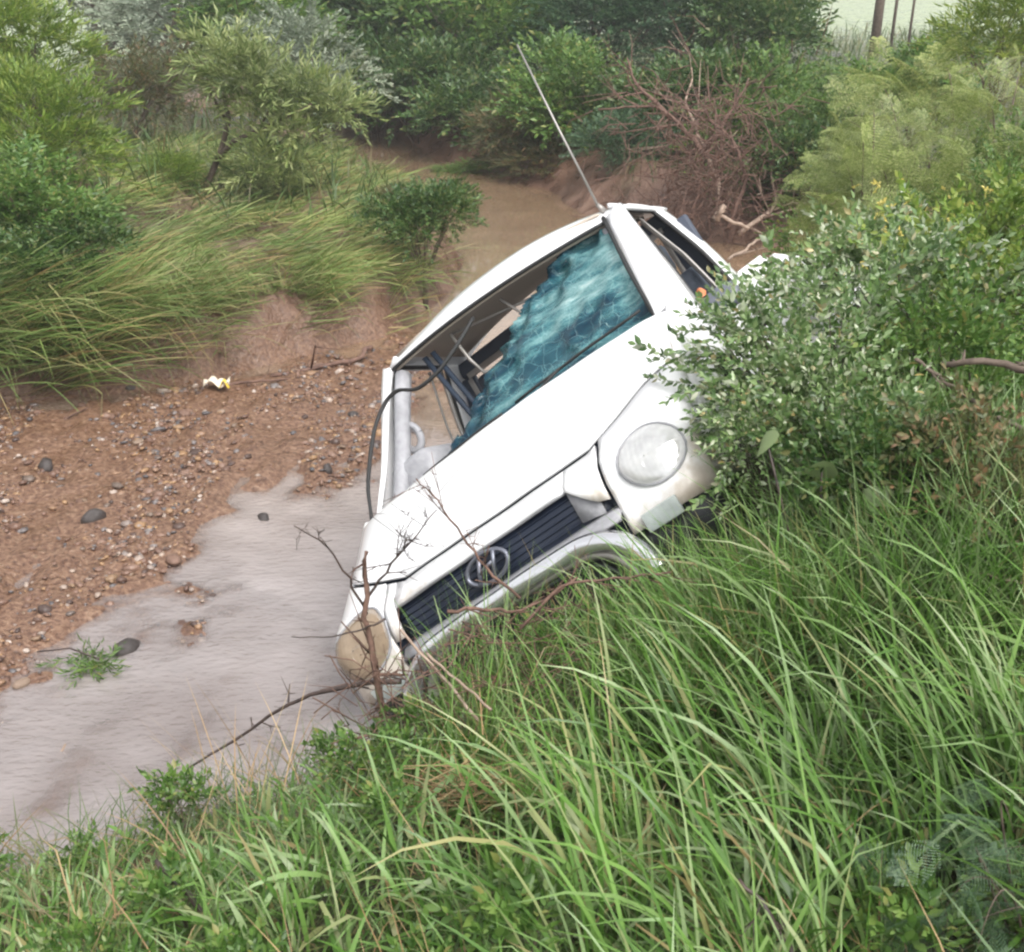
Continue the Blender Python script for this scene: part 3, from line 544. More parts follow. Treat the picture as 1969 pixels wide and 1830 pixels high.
hb = MB(); hb.box((-.82, 2.02, .84), (.82, 2.05, 1.36)); hb.tube([(-.8, 2.035, 1.37), (.8, 2.035, 1.37)], .018, 8); tb(hb, 'headboard', M['paint'])
for s_ in (-1, 1):
    b = MB(); b.box((s_ * .84 - .015, 2.06, .76), (s_ * .84 + .015, 4.45, 1.36))
    for i in range(5): b.box((s_ * .862 - .012, 2.08, .82 + i * .10), (s_ * .862 + .012, 4.43, .86 + i * .10))
    tb(b, 'drop_side', M['paint'], bevel=.004)
b = MB(); b.box((-.84, 4.45, .76), (.84, 4.48, 1.36)); tb(b, 'tailboard', M['paint'], bevel=.004)
b = MB(); b.tube([(-.84, 1.64, .9), (-.3, 1.64, .9)], .03, 6); tb(b, 'exhaust_stack', M['black'])

# ---------------------------------------------------------------- grass (stuff)
def blades(n, root, length, width, az, th0, th1, seg=5, fold=.0, rng=RNG):
    """vectorised bent blades -> V, F"""
    s = np.linspace(0, 1, seg + 1); th = th0[:, None] + th1[:, None] * s[None] ** 1.4
    kk = (rng.random(n) < .22) * rng.uniform(.5, 1.5, n); ks = rng.uniform(.35, .8, n); th = th + kk[:, None] * (s[None] > ks[:, None])
    ds = length[:, None] / seg; dirh = np.stack([np.cos(az), np.sin(az)], -1)
    dx = np.sin(th) * ds; dz = np.cos(th) * ds
    h_ = np.concatenate([np.zeros((n, 1)), np.cumsum(dx[:, :-1], 1)], 1); z_ = np.concatenate([np.zeros((n, 1)), np.cumsum(dz[:, :-1], 1)], 1)
    curl = rng.normal(0, .25, n)[:, None] * s[None] ** 2 * length[:, None]
    C = root[:, None, :] + np.stack([dirh[:, :1] * h_ - dirh[:, 1:] * curl * .5, dirh[:, 1:] * h_ + dirh[:, :1] * curl * .5, z_], -1)
    tw = rng.normal(0, .5, n)[:, None] + rng.normal(0, .5, n)[:, None] * s[None]
    side_ = np.stack([-np.sin(az)[:, None] * np.cos(tw) - 0 * tw, np.cos(az)[:, None] * np.cos(tw), np.sin(tw)], -1)
    wd = width[:, None] * np.clip(np.minimum(.55 + s * 2.2, 1.9 * (1 - s) ** .75), 0.03, 1)[None]
    Lf = C - side_ * wd[..., None] / 2; Rt = C + side_ * wd[..., None] / 2
    V = np.stack([Lf, Rt], 2).reshape(n, -1, 3); k = (seg + 1) * 2
    q = np.array([[2 * i, 2 * i + 1, 2 * i + 3, 2 * i + 2] for i in range(seg)])
    F = (np.arange(n)[:, None, None] * k + q[None]).reshape(-1, 4)
    return V.reshape(-1, 3), F
def in_truck(x, y, marg=.0):
    z = height(x, y); c = np.stack([x, y, z + .15], -1) - TL; l = c @ TR
    return (np.abs(l[:, 0]) < .86 + marg) & (l[:, 1] > -.02 - marg) & (l[:, 1] < 4.6)
def scatter(n, x0, x1, y0, y1, cond, rng):
    x = rng.uniform(x0, x1, n); y = rng.uniform(y0, y1, n); d_, i_ = seg_dist(x, y, STREAM); s_ = np.where(i_, -d_.min(-1), d_.min(-1))
    m_ = cond(x, y, s_); x = x[m_]; y = y[m_]; s_ = s_[m_]; return x, y, s_
def clear_seedling(x, y):
    A = np.array([.5, .85]); D = np.array([.45, .85]); t = np.clip(((x - A[0]) * D[0] + (y - A[1]) * D[1]) / (D @ D), 0, 1); return np.hypot(x - A[0] - t * D[0], y - A[1] - t * D[1]) > .22
def grass_obj(name, V, F, m, label, cat):
    return tag(link(name, np_mesh(name, V, F), m), label, cat, kind='stuff')
rng = np.random.default_rng(11)
# lush long grass on the near bank
x, y, s_ = scatter(60000, -3.2, 3.6, .55, 4.6, lambda x, y, s: (s > .10 + .08 * fbm(x, y, .6, 2)) & (y < 4.7), rng)
k_ = ~in_truck(x, y); x, y, s_ = x[k_], y[k_], s_[k_]
# keep lens neighbourhood clear
k_ = (np.hypot(x, y) > .75) & clear_seedling(x, y); x, y, s_ = x[k_], y[k_], s_[k_]
dens = .5 + .5 * fbm(x, y, .5, 3); k_ = rng.random(len(x)) < np.clip(.35 + dens * .6, .15, 1); x, y, s_ = x[k_], y[k_], s_[k_]
n = len(x); z = height(x, y) - .02
tall = np.clip(.22 + .25 * fbm(x, y, .8, 2) + .36 * np.clip(x + .1, -1, 1.3), .04, 1); tall *= np.clip(.3 + s_ * .6, .25, 1)
clump = fbm(x * 1.3, y * 1.3, .7, 2)
az = np.pi * (.80 + .55 * clump) + rng.normal(0, 1.0, n)
L_ = (.15 + .42 * tall) * rng.uniform(.5, 1.3, n); near_f = np.clip((y - .9) / 1.2, .6, 1); L_ *= 1 - .45 * np.clip((.3 - x) / .3, 0, 1) * np.clip((y - 2.5) / .3, 0, 1)
Vg, Fg = blades(n, np.stack([x, y, z], -1), L_, rng.uniform(.003, .0105, n) * near_f * (1 + .9 * (rng.random(n) < .12)), az, np.abs(rng.normal(.3, .3, n)), rng.uniform(.1, 2.3, n) * (.5 + .5 * rng.random(n)), 5, rng=rng)
grass_obj('bank_grass', Vg, Fg, M['grass'], 'long lush green grass covering the near bank in front of the truck', 'grass')
# broad pale blades leaning across the right of the near bank
x, y, s_ = scatter(3600, .1, 3.2, .9, 3.9, lambda x, y, s: (s > .5) & (s > 1.3 - x * .6), rng); k_ = ~in_truck(x, y, .1) & (np.hypot(x, y) > 1.1) & clear_seedling(x, y); x, y = x[k_], y[k_]; n = len(x)
Vg, Fg = blades(n, np.stack([x, y, height(x, y)], -1), rng.uniform(.35, .8, n), rng.uniform(.006, .013, n), np.pi * .82 + rng.normal(0, .55, n), np.abs(rng.normal(.2, .2, n)), rng.uniform(.5, 2.1, n), 7, rng=rng)
grass_obj('broad_blade_grass', Vg, Fg, M['grass'], 'broad arching grass blades leaning left across the right bank', 'grass')
x, y, s_ = scatter(13000, .1, 1.6, 2.7, 3.9, lambda x, y, s: s > .2, rng); k_ = ~in_truck(x, y, -.02) & (x > .25 + (3.5 - y) * .2); x, y = x[k_], y[k_]; n = len(x)
Vg, Fg = blades(n, np.stack([x, y, height(x, y) - .03], -1), rng.uniform(.3, .62, n) + .25 * np.clip(x - .3, 0, 1), rng.uniform(.004, .010, n), rng.uniform(0, 6.28, n), np.abs(rng.normal(.1, .25, n)), rng.uniform(.1, 1.4, n), 6, rng=rng)
grass_obj('tall_grass', Vg, Fg, M['grass'], 'taller green grass standing against the truck front under the clear headlight', 'grass')
x, y, s_ = scatter(9000, -2.4, 3.2, 1.0, 3.9, lambda x, y, s: (s > .25), rng); k_ = ~in_truck(x, y) & (np.hypot(x, y) > 1.15) & clear_seedling(x, y); x, y = x[k_], y[k_]; n = len(x)
Vg, Fg = blades(n, np.stack([x, y, height(x, y) + .04], -1), rng.uniform(.18, .45, n) * np.clip(.8 + x * .3, .5, 1.25) * (1 - .4 * np.clip((.4 - x) / .3, 0, 1) * np.clip((y - 2.5) / .3, 0, 1)), rng.uniform(.006, .015, n), rng.uniform(0, 6.28, n), rng.uniform(.1, 1.2, n), rng.uniform(.2, 1.6, n), 6, rng=rng)
grass_obj('tangled_grass', Vg, Fg, M['grass'], 'broad tangled green blades crossing each other over the whole near bank', 'grass')
x, y, s_ = scatter(1300, -.2, .8, 2.75, 3.5, lambda x, y, s: s > .06, rng); k_ = ~in_truck(x, y, -.02); x, y = x[k_], y[k_]; n = len(x)
Vg, Fg = blades(n, np.stack([x, y, height(x, y) - .02], -1), rng.uniform(.25, .62, n), rng.uniform(.0025, .006, n), rng.uniform(0, 6.28, n), np.abs(rng.normal(.05, .25, n)), rng.uniform(.05, 1.1, n), 6, rng=rng)
grass_obj('wispy_grass', Vg, Fg, M['grass'], 'thin grass stems standing in front of the dark grille and bumper bar', 'grass')
# fine flattened understory and straw
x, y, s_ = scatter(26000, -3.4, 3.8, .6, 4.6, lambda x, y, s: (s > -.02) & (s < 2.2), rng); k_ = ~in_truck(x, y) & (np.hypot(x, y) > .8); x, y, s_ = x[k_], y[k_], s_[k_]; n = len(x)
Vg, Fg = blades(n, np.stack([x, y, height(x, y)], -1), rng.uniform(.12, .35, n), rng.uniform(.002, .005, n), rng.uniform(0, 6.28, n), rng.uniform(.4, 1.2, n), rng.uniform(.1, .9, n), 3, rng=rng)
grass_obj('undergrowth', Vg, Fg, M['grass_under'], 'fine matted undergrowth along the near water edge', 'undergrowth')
x, y, s_ = scatter(3600, -2.6, 3.4, .9, 4.4, lambda x, y, s: (s > .02) & (fbm(x, y, 1.1, 2) > -.05 + .3 * (x < -.2)), rng); k_ = ~in_truck(x, y) & (np.hypot(x, y) > 1.); x, y = x[k_], y[k_]; n = len(x)
Vg, Fg = blades(n, np.stack([x, y, height(x, y) + .05], -1), rng.uniform(.15, .5, n), rng.uniform(.002, .0045, n), rng.normal(2.4, 1.2, n), rng.uniform(.5, 1.3, n), rng.uniform(.0, .7, n), 4, rng=rng)
grass_obj('dry_grass_stems', Vg, Fg, M['straw'], 'dry straw coloured stems lying among the green bank grass', 'dry grass')
# combed grass on the far left bank, swept by the flood to the right
x, y, s_ = scatter(95000, -7.5, .2, 6.6, 17, lambda x, y, s: (s > .22 + .15 * fbm(x, y, .7, 2)) & ((x < -.2) | (y < 13)) & (rng.random(len(x)) < np.clip(1.4 - (y - 7) * .09, .3, 1)), rng)
patch = fbm(x, y, 1.5, 3); k_ = (patch > -.42) | (rng.random(len(x)) < .15); x, y, s_, patch = x[k_], y[k_], s_[k_], patch[k_]; n = len(x)
az = -.30 + .9 * fbm(x, y, 1.6, 2) + rng.normal(0, .42, n); far = 1 + (y - 7) * .06
Vg, Fg = blades(n, np.stack([x, y, height(x, y)], -1), rng.uniform(.16, .46, n) * (1 + .3 * patch), rng.uniform(.004, .009, n) * far, az, rng.uniform(1.05, 1.6, n), rng.uniform(-.2, .35, n), 4, rng=rng)
grass_obj('flattened_grass', Vg, Fg, M['combed'], 'long olive grass swept flat to the right on the far left bank', 'grass')
# long tufts hanging over the edge at far left
x, y, s_ = scatter(16000, -5.5, -.9, 7.0, 10, lambda x, y, s: (s > .10) & (s < .75), rng); k_ = fbm(x, y, .9, 2) + 1.1 * (x < -2.3) > .25; x, y = x[k_], y[k_]; n = len(x)
Vg, Fg = blades(n, np.stack([x, y, height(x, y)], -1), rng.uniform(.35, .85, n), rng.uniform(.004, .009, n), -.45 + rng.normal(0, .35, n), rng.uniform(.6, 1.2, n), rng.uniform(.4, 1.2, n), 6, rng=rng)
grass_obj('overhanging_grass', Vg, Fg, M['combed'], 'long grass hanging over the far left bank towards the gravel', 'grass')
x = rng.uniform(-4.6, -2.9, 2600); y = rng.uniform(7.5, 8.5, 2600); d_, i_ = seg_dist(x, y, STREAM); k_ = ~i_ & (d_.min(-1) > .05) & (d_.min(-1) < .6); x, y = x[k_], y[k_]; n = len(x)
Vg, Fg = blades(n, np.stack([x, y, height(x, y)], -1), rng.uniform(.7, 1.3, n), rng.uniform(.006, .012, n), -.25 + rng.normal(0, .22, n), rng.uniform(.75, 1.25, n), rng.uniform(.3, .9, n), 7, rng=rng)
grass_obj('long_arching_grass', Vg, Fg, M['combed'], 'long yellow green grass arching out over the mud at the far left', 'grass')
# grass and low plants across the far bank
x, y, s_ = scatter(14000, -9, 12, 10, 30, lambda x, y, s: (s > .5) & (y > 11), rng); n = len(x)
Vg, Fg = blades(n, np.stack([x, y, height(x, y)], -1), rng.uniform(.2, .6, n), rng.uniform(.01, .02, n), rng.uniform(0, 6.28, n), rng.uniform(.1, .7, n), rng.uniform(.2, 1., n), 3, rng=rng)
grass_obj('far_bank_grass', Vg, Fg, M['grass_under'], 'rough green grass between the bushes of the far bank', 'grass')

# ---------------------------------------------------------------- gravel and stones
def ico():
    t = (1 + 5 ** .5) / 2; V = np.array([(-1, t, 0), (1, t, 0), (-1, -t, 0), (1, -t, 0), (0, -1, t), (0, 1, t), (0, -1, -t), (0, 1, -t), (t, 0, -1), (t, 0, 1), (-t, 0, -1), (-t, 0, 1)], float); V /= np.linalg.norm(V[0])
    F = np.array([(0, 11, 5), (0, 5, 1), (0, 1, 7), (0, 7, 10), (0, 10, 11), (1, 5, 9), (5, 11, 4), (11, 10, 2), (10, 7, 6), (7, 1, 8), (3, 9, 4), (3, 4, 2), (3, 2, 6), (3, 6, 8), (3, 8, 9), (4, 9, 5), (2, 4, 11), (6, 2, 10), (8, 6, 7), (9, 8, 1)])
    return V, F
IV, IF = ico()
def ico2():
    V = [tuple(v) for v in IV]; mid = {}; F = []
    def m_(a_, b_):
        k = (min(a_, b_), max(a_, b_))
        if k not in mid: v = (np.array(V[a_]) + V[b_]) / 2; V.append(tuple(v / np.linalg.norm(v))); mid[k] = len(V) - 1
        return mid[k]
    for a_, b_, c in IF: x_, y_, z_ = m_(a_, b_), m_(b_, c), m_(c, a_); F += [(a_, x_, z_), (b_, y_, x_), (c, z_, y_), (x_, y_, z_)]
    return np.array(V), np.array(F)
IV2, IF2 = ico2()
def rotmats(n, rng, tilt=.5):
    az = rng.uniform(0, 6.28, n); ax = rng.normal(0, tilt, n); ca, sa, cb, sb_ = np.cos(az), np.sin(az), np.cos(ax), np.sin(ax); o = np.zeros(n); l = np.ones(n)
    Rz = np.stack([np.stack([ca, -sa, o], -1), np.stack([sa, ca, o], -1), np.stack([o, o, l], -1)], 1)
    Rx = np.stack([np.stack([l, o, o], -1), np.stack([o, cb, -sb_], -1), np.stack([o, sb_, cb], -1)], 1)
    return Rz @ Rx
x = rng.uniform(-6, -.2, 44000); y = rng.uniform(3.4, 9.4, 44000); z = height(x, y); d_, i_ = seg_dist(x, y, BAR); db_ = np.where(i_, d_.min(-1), -d_.min(-1)); d2, i2 = seg_dist(x, y, STREAM)
k_ = (z > -.045) & i2 & (db_ > -.35) & (rng.random(len(x)) < np.clip(.2 + .8 * (fbm(x, y, 1.2, 3) + .35), .05, 1)); x, y, z = x[k_][:17000], y[k_][:17000], z[k_][:17000]; n = len(x)
sz = (.005 + .02 * rng.random(n) ** 2) * (1 + .9 * (rng.random(n) < .06)); sc3 = sz[:, None] * rng.uniform([.8, .7, .35], [1.4, 1., .65], (n, 3))
V = (IV[None] * rng.uniform(.8, 1.15, (n, 12, 1))) * sc3[:, None]; V = np.einsum('nij,nkj->nki', rotmats(n, rng), V) + np.stack([x, y, z + sz * .02], -1)[:, None]
F = (np.arange(n)[:, None, None] * 12 + IF[None]).reshape(-1, 3)
tag(link('gravel', np_mesh('gravel', V.reshape(-1, 3), F), M['stone'], smooth=False), 'loose brown pebbles of the gravel bar beside the water', 'gravel', kind='stuff')
stone_meshes = []
for i in range(7):
    r2 = np.random.default_rng(50 + i); V = IV2 * (1 + .16 * np.sin(IV2 @ r2.normal(0, 2.2, (3, 1)) + 1) + .10 * np.sin(IV2 @ r2.normal(0, 4, (3, 1)))) * r2.uniform([.85, .65, .35], [1.2, 1., .6]); stone_meshes.append(np_mesh('stone', V, IF2))
for me in stone_meshes: me.materials.append(M['stone'])
cnt = 0
while cnt < 170:
    xx, yy_ = rng.uniform(-4.8, -.5), rng.uniform(3.7, 8.6); zz = hz(xx, yy_); d_, i_ = seg_dist(np.array([xx]), np.array([yy_]), BAR)
    if zz < -.01 or not i_[0] or fbm(np.array([xx]), np.array([yy_]), 1.3, 3)[0] < rng.uniform(-.6, .5): continue
    o = bpy.data.objects.new('stone', stone_meshes[cnt % 7]); COL.objects.link(o); r_ = .014 + .024 * rng.random() ** 1.5 + (.02 if rng.random() < .08 else 0); o.location = (xx, yy_, zz + .001); o.scale = (r_, r_, r_); o.rotation_euler = (rng.normal(0, .3), rng.normal(0, .3), rng.uniform(0, 6.28))
    tag(o, 'small rounded stone half sunk in the gravel bar left of the truck', 'stone', 'stones on the gravel bar'); cnt += 1
for (u, v, r_, m_, lab) in ((243, 1243, .072, 'stone_dark', 'dark angular stone standing in the water beside the green sprig'), (508, 992, .045, 'stone_dark', 'dark wet stone at the tip of the gravel near the water'), (335, 1078, .065, 'stone', 'brown stone on its own small shoal in the water'),
                            (630, 908, .04, 'stone_dark', 'small dark grey stone close to the truck windscreen'), (680, 800, .045, 'stone_dark', 'black stone on the gravel just left of the cab roof'), (180, 1005, .06, 'stone_dark', 'grey black stone in the middle of the gravel bar'),
                            (90, 905, .06, 'stone_dark', 'dark stone near the left edge of the gravel bar'), (125, 1398, .07, 'stone_pale', 'pale flat stone under shallow water, upper of two at the left'), (45, 1412, .05, 'stone_pale', 'pale flat stone under shallow water at the far left'), (118, 1428, .06, 'stone_pale', 'pale stone under shallow water, lower one with a stick beside it'), (45, 1310, .05, 'stone_pale', 'pale stone at the water edge below the sprig'),
                            (268, 862, .04, 'stone_pale', 'pale stone lying on the upper gravel bar'), (425, 800, .04, 'stone_pale', 'light stone near the top of the gravel bar below the litter')):
    d = ray(u, v); s__ = (0.01 - CAM_H) / d[2]; P = np.array([0, 0, CAM_H]) + d * s__; zz = hz(P[0], P[1]); zz = max(zz, -.5 * r_ - .004) if v > 1290 else max(zz, -.02)
    me = stone_meshes[int(r_ * 1000 + v) % 7].copy(); me.materials.clear(); me.materials.append(M[m_]); o = bpy.data.objects.new('stone', me); COL.objects.link(o); o.location = (P[0], P[1], zz + r_ * .12); o.scale = (r_, r_ * .8, r_ * (1.7 if m_ == 'stone_dark' else .9)); o.rotation_euler = (.1, .1, u); tag(o, lab, 'stone')

# ---------------------------------------------------------------- twigs, leaves, bushes
def leaf_tpl(l, w_, close=False):
    if close:
        V = np.array([(0, 0, 0), (-w_ * .42, l * .25, .03 * l), (-w_ * .5, l * .55, .05 * l), (0, l, -.10 * l), (w_ * .5, l * .55, .05 * l), (w_ * .42, l * .25, .03 * l)]); F = np.array([(0, 2, 1, 1), (0, 3, 2, 2), (0, 4, 3, 3), (0, 5, 4, 4)])[:, :3]
    else: V = np.array([(0, 0, 0), (-w_ / 2, l * .45, .06 * l), (0, l, -.05 * l), (w_ / 2, l * .45, .06 * l)]); F = np.array([(0, 2, 1), (0, 3, 2)])
    return V, F
def basis(d, roll):
    d = d / (np.linalg.norm(d, axis=-1, keepdims=True) + 1e-9); up = np.zeros_like(d); up[..., 2] = 1; s = np.cross(d, up); nn = np.linalg.norm(s, axis=-1, keepdims=True); s = np.where(nn < .05, np.array([1., 0, 0]), s / (nn + 1e-9)); n_ = np.cross(s, d)
    c_, q_ = np.cos(roll)[..., None], np.sin(roll)[..., None]; return np.stack([s * c_ + n_ * q_, d, n_ * c_ - s * q_], -1)
def twig_tpl(n, l, w_, ang, seed, close=False, curve=.2, spread=.35):
    r = np.random.default_rng(seed); t = np.linspace(.08, 1, n) + r.normal(0, .015, n); base = np.stack([0 * t, t, -curve * t ** 2], -1)
    sgn = np.where(np.arange(n) % 2, 1, -1.); a_ = ang * (1 - .6 * t) + r.normal(0, .2, n); d = np.stack([np.sin(a_) * sgn, np.cos(a_), r.normal(0, spread, n)], -1)
    B = basis(d, r.normal(0, .6, n)); LV, LF = leaf_tpl(l, w_, close); sz_ = r.uniform(.7, 1.2, n)
    V = np.einsum('nij,kj->nki', B, LV) * sz_[:, None, None] + base[:, None]; F = np.arange(n)[:, None, None] * len(LV) + LF[None]
    return V.reshape(-1, 3), F.reshape(-1, 3)
def feather_tpl(seed, pairs=13):
    """bipinnate frond of unit length: pinnae made of many little leaflets"""
    r = np.random.default_rng(seed); V = []; F = []; n0 = 0
    for i in range(pairs):
        t = .12 + .86 * i / pairs; pl = .34 * math.sin(math.pi * (.25 + .7 * t)) + .04
        for s in (-1, 1):
            a_ = 1.05 - .45 * t + r.normal(0, .06); dirp = np.array([s * math.sin(a_), math.cos(a_), -.12]); p0 = np.array([0, t, -.25 * t * t])
            q = 9
            for j in range(q):
                tt = (j + .6) / q; c = p0 + dirp * pl * tt + np.array([0, 0, -.12 * pl * tt * tt * 3]); le = .045 * (1 - .4 * tt)
                perp = np.array([dirp[1] * s, -dirp[0] * s, .1]); 
                V += [c - perp * le, c + dirp * .008, c + perp * le, c - dirp * .008]; F += [(n0, n0 + 1, n0 + 2), (n0, n0 + 2, n0 + 3)]; n0 += 4
    return np.array(V), np.array(F)
TPL = {
    'broad': [twig_tpl(15, .25, .11, 1.0, s) for s in (1, 2, 3)], 'small': [twig_tpl(26, .13, .062, 1.1, s, curve=.25) for s in (4, 5, 6)],
    'willow': [twig_tpl(17, .36, .055, .8, s, curve=.5) for s in (7, 8, 9)], 'close': [twig_tpl(24, .15, .068, 1.05, s, True, .25, .6) for s in (10, 11, 12, 13)],
    'feather': [feather_tpl(s) for s in (14, 15)], 'herb': [twig_tpl(9, .42, .2, 1.0, s, True, .3) for s in (16, 17)]}
def place_twigs(tp, pos, dirs, size, rng):
    Vs, Fs, n0 = [], [], 0; which = rng.integers(0, len(tp), len(pos)); roll = rng.normal(0, .7, len(pos)); B = basis(dirs, roll) * size[:, None, None]
    for k in range(len(tp)):
        m_ = which == k
        if not m_.any(): continue
        TV, TF = tp[k]; V = np.einsum('nij,kj->nki', B[m_], TV) + pos[m_][:, None]; F = np.arange(m_.sum())[:, None, None] * len(TV) + TF[None] + n0; Vs.append(V.reshape(-1, 3)); Fs.append(F.reshape(-1, 3)); n0 += V.shape[0] * V.shape[1]
    return np.concatenate(Vs), np.concatenate(Fs)
def crown_data(radii, tpl, ntw, tsize, seed, lobes=9, droop=.0, up=.25, base=None, wander=.0):
    """crown centred on the origin; returns leaf mesh arrays and limb tubes going down to base"""
    r = np.random.default_rng(seed); radii = np.array(radii, float)
    d = r.normal(size=(lobes, 3)); d /= np.linalg.norm(d, axis=1)[:, None]; d[:, 2] *= .85; LC = d * (r.uniform(.25, .78, lobes) ** .7)[:, None]; LC[0] = 0; LR = r.uniform(.28, .52, lobes); LR[0] = .55
    wgt = LR ** 2; li = r.choice(lobes, ntw, p=wgt / wgt.sum()); q = r.normal(size=(ntw, 3)); q /= np.linalg.norm(q, axis=1)[:, None]; q[:, 2] = np.where(q[:, 2] < -.45, -q[:, 2] * .5, q[:, 2])
    rr = LR[li] * r.uniform(.35, 1.0, ntw) ** .5; loc = LC[li] + q * rr[:, None]; pos = loc * radii
    dirs = q * 1.0 + loc * .7 + r.normal(0, .35, (ntw, 3)); dirs[:, 2] += up - droop; dirs[:, :2] += wander
    V, F = place_twigs(TPL[tpl], pos, dirs, tsize * r.uniform(.65, 1.25, ntw), r)
    limbs = MB(); b0 = np.array(base if base is not None else (0, 0, -radii[2] * 1.15), float); mx = radii.max()
    for c in LC:
        e_ = c * radii; m1 = b0 * .55 + e_ * .45 + r.normal(0, .10, 3) * mx; t = np.linspace(0, 1, 7)[:, None]; P = b0 * (1 - t) ** 2 + 2 * m1 * t * (1 - t) + e_ * t * t; P[1:-1] += r.normal(0, .015, (5, 3)) * mx; P[0] += r.normal(0, .02, 3) * mx * [1, 1, 0]
        limbs.tube(P, np.linspace(.028, .008, 7) * mx ** .7 * .9, 5, False)
        for _ in range(4): f_ = e_ + r.normal(0, .35, 3) * radii * .6; limbs.tube([P[4], (P[4] + f_) / 2 + r.normal(0, .04, 3) * mx, f_], np.array([.009, .006, .003]) * mx ** .7, 4, False)
    return V, F, limbs
proto = {}
def get_proto(key, radii, tpl, ntw, tsize, seed, m, bark='bark', **k):
    if key not in proto:
        V, F, lb = crown_data(radii, tpl, ntw, tsize, seed, **k); cm = np_mesh('crown', V, F); cm.materials.append(M[m]); lm = lb.mesh('branches'); lm.materials.append(M[bark])
        me = (cm, lm)
        for q in me: q.polygons.foreach_set('use_smooth', np.ones(len(q.polygons), bool))
        proto[key] = me
    return proto[key]
def bush(name, label, cat, meshes, loc, scale, rz, group=None):
    t = empty(name, loc, (0, 0, rz)); t.scale = scale; tag(t, label, cat, group)
    for nm, me in zip(('crown', 'branches'), meshes):
        o = bpy.data.objects.new(nm, me); COL.objects.link(o); o.parent = t
    return t
# unit prototypes (radius 1); leaves sized so they read right after scaling
PROTO = dict(
    dark=dict(tpl='broad', ntw=760, tsize=.34, seed=21, m='leaf_dark'), teal=dict(tpl='small', ntw=700, tsize=.40, seed=22, m='leaf_teal'), mid=dict(tpl='broad', ntw=700, tsize=.34, seed=23, m='leaf_mid'),
    lime=dict(tpl='willow', ntw=560, tsize=.34, seed=24, m='leaf_lime', up=.5), pale=dict(tpl='willow', ntw=420, tsize=.32, seed=25, m='leaf_pale', up=.4), grey=dict(tpl='broad', ntw=480, tsize=.28, seed=26, m='leaf_grey'),
    olive=dict(tpl='willow', ntw=560, tsize=.30, seed=27, m='leaf_brown', up=.3), feather=dict(tpl='feather', ntw=170, tsize=.50, seed=28, m='leaf_lime', droop=.25), midsmall=dict(tpl='small', ntw=700, tsize=.38, seed=29, m='leaf_mid'))
def put(kind, u, v, Y, ru, rv, label, name='bush', cat='bush', rz=None, depth=None, group=None):
    c = at(u, v, Y); dist = math.hypot(Y, CAM_H - c[2]); rx = ru / PF * dist; rz_ = rv / PF * dist; ry = depth or (rx + rz_) / 2
    gz = hz(c[0], c[1]); 
    me = get_proto(kind, (1, 1, 1), **PROTO[kind])
    a_ = rz if rz is not None else (u * .37 + v) % 6.28
    t = bush(name, label, cat, me, (c[0], c[1], gz - .02), (rx, ry, rz_), 0, group)
    # crown centre lifted to its height above the base, trunk follows
    lift = (c[2] - gz) / rz_
    for ch in t.children: ch.location = (0, 0, lift); ch.rotation_euler = (0, 0, a_)
    return t, lift, rz_
def put_tr(kind, u, v, Y, ru, rv, label, **k):
    t, lift, rz_ = put(kind, u, v, Y, ru, rv, label, **k)
    if lift > 1.15:                                    # trunk from the ground up to where the limbs fork
        b = MB(); h_ = lift - 1.1; b.tube([(0, 0, -.05), (.03, .02, h_ * .5), (.0, .0, h_ + .05)], [.075, .06, .05], 7); b.build('trunk', M['bark'], t)
    return t
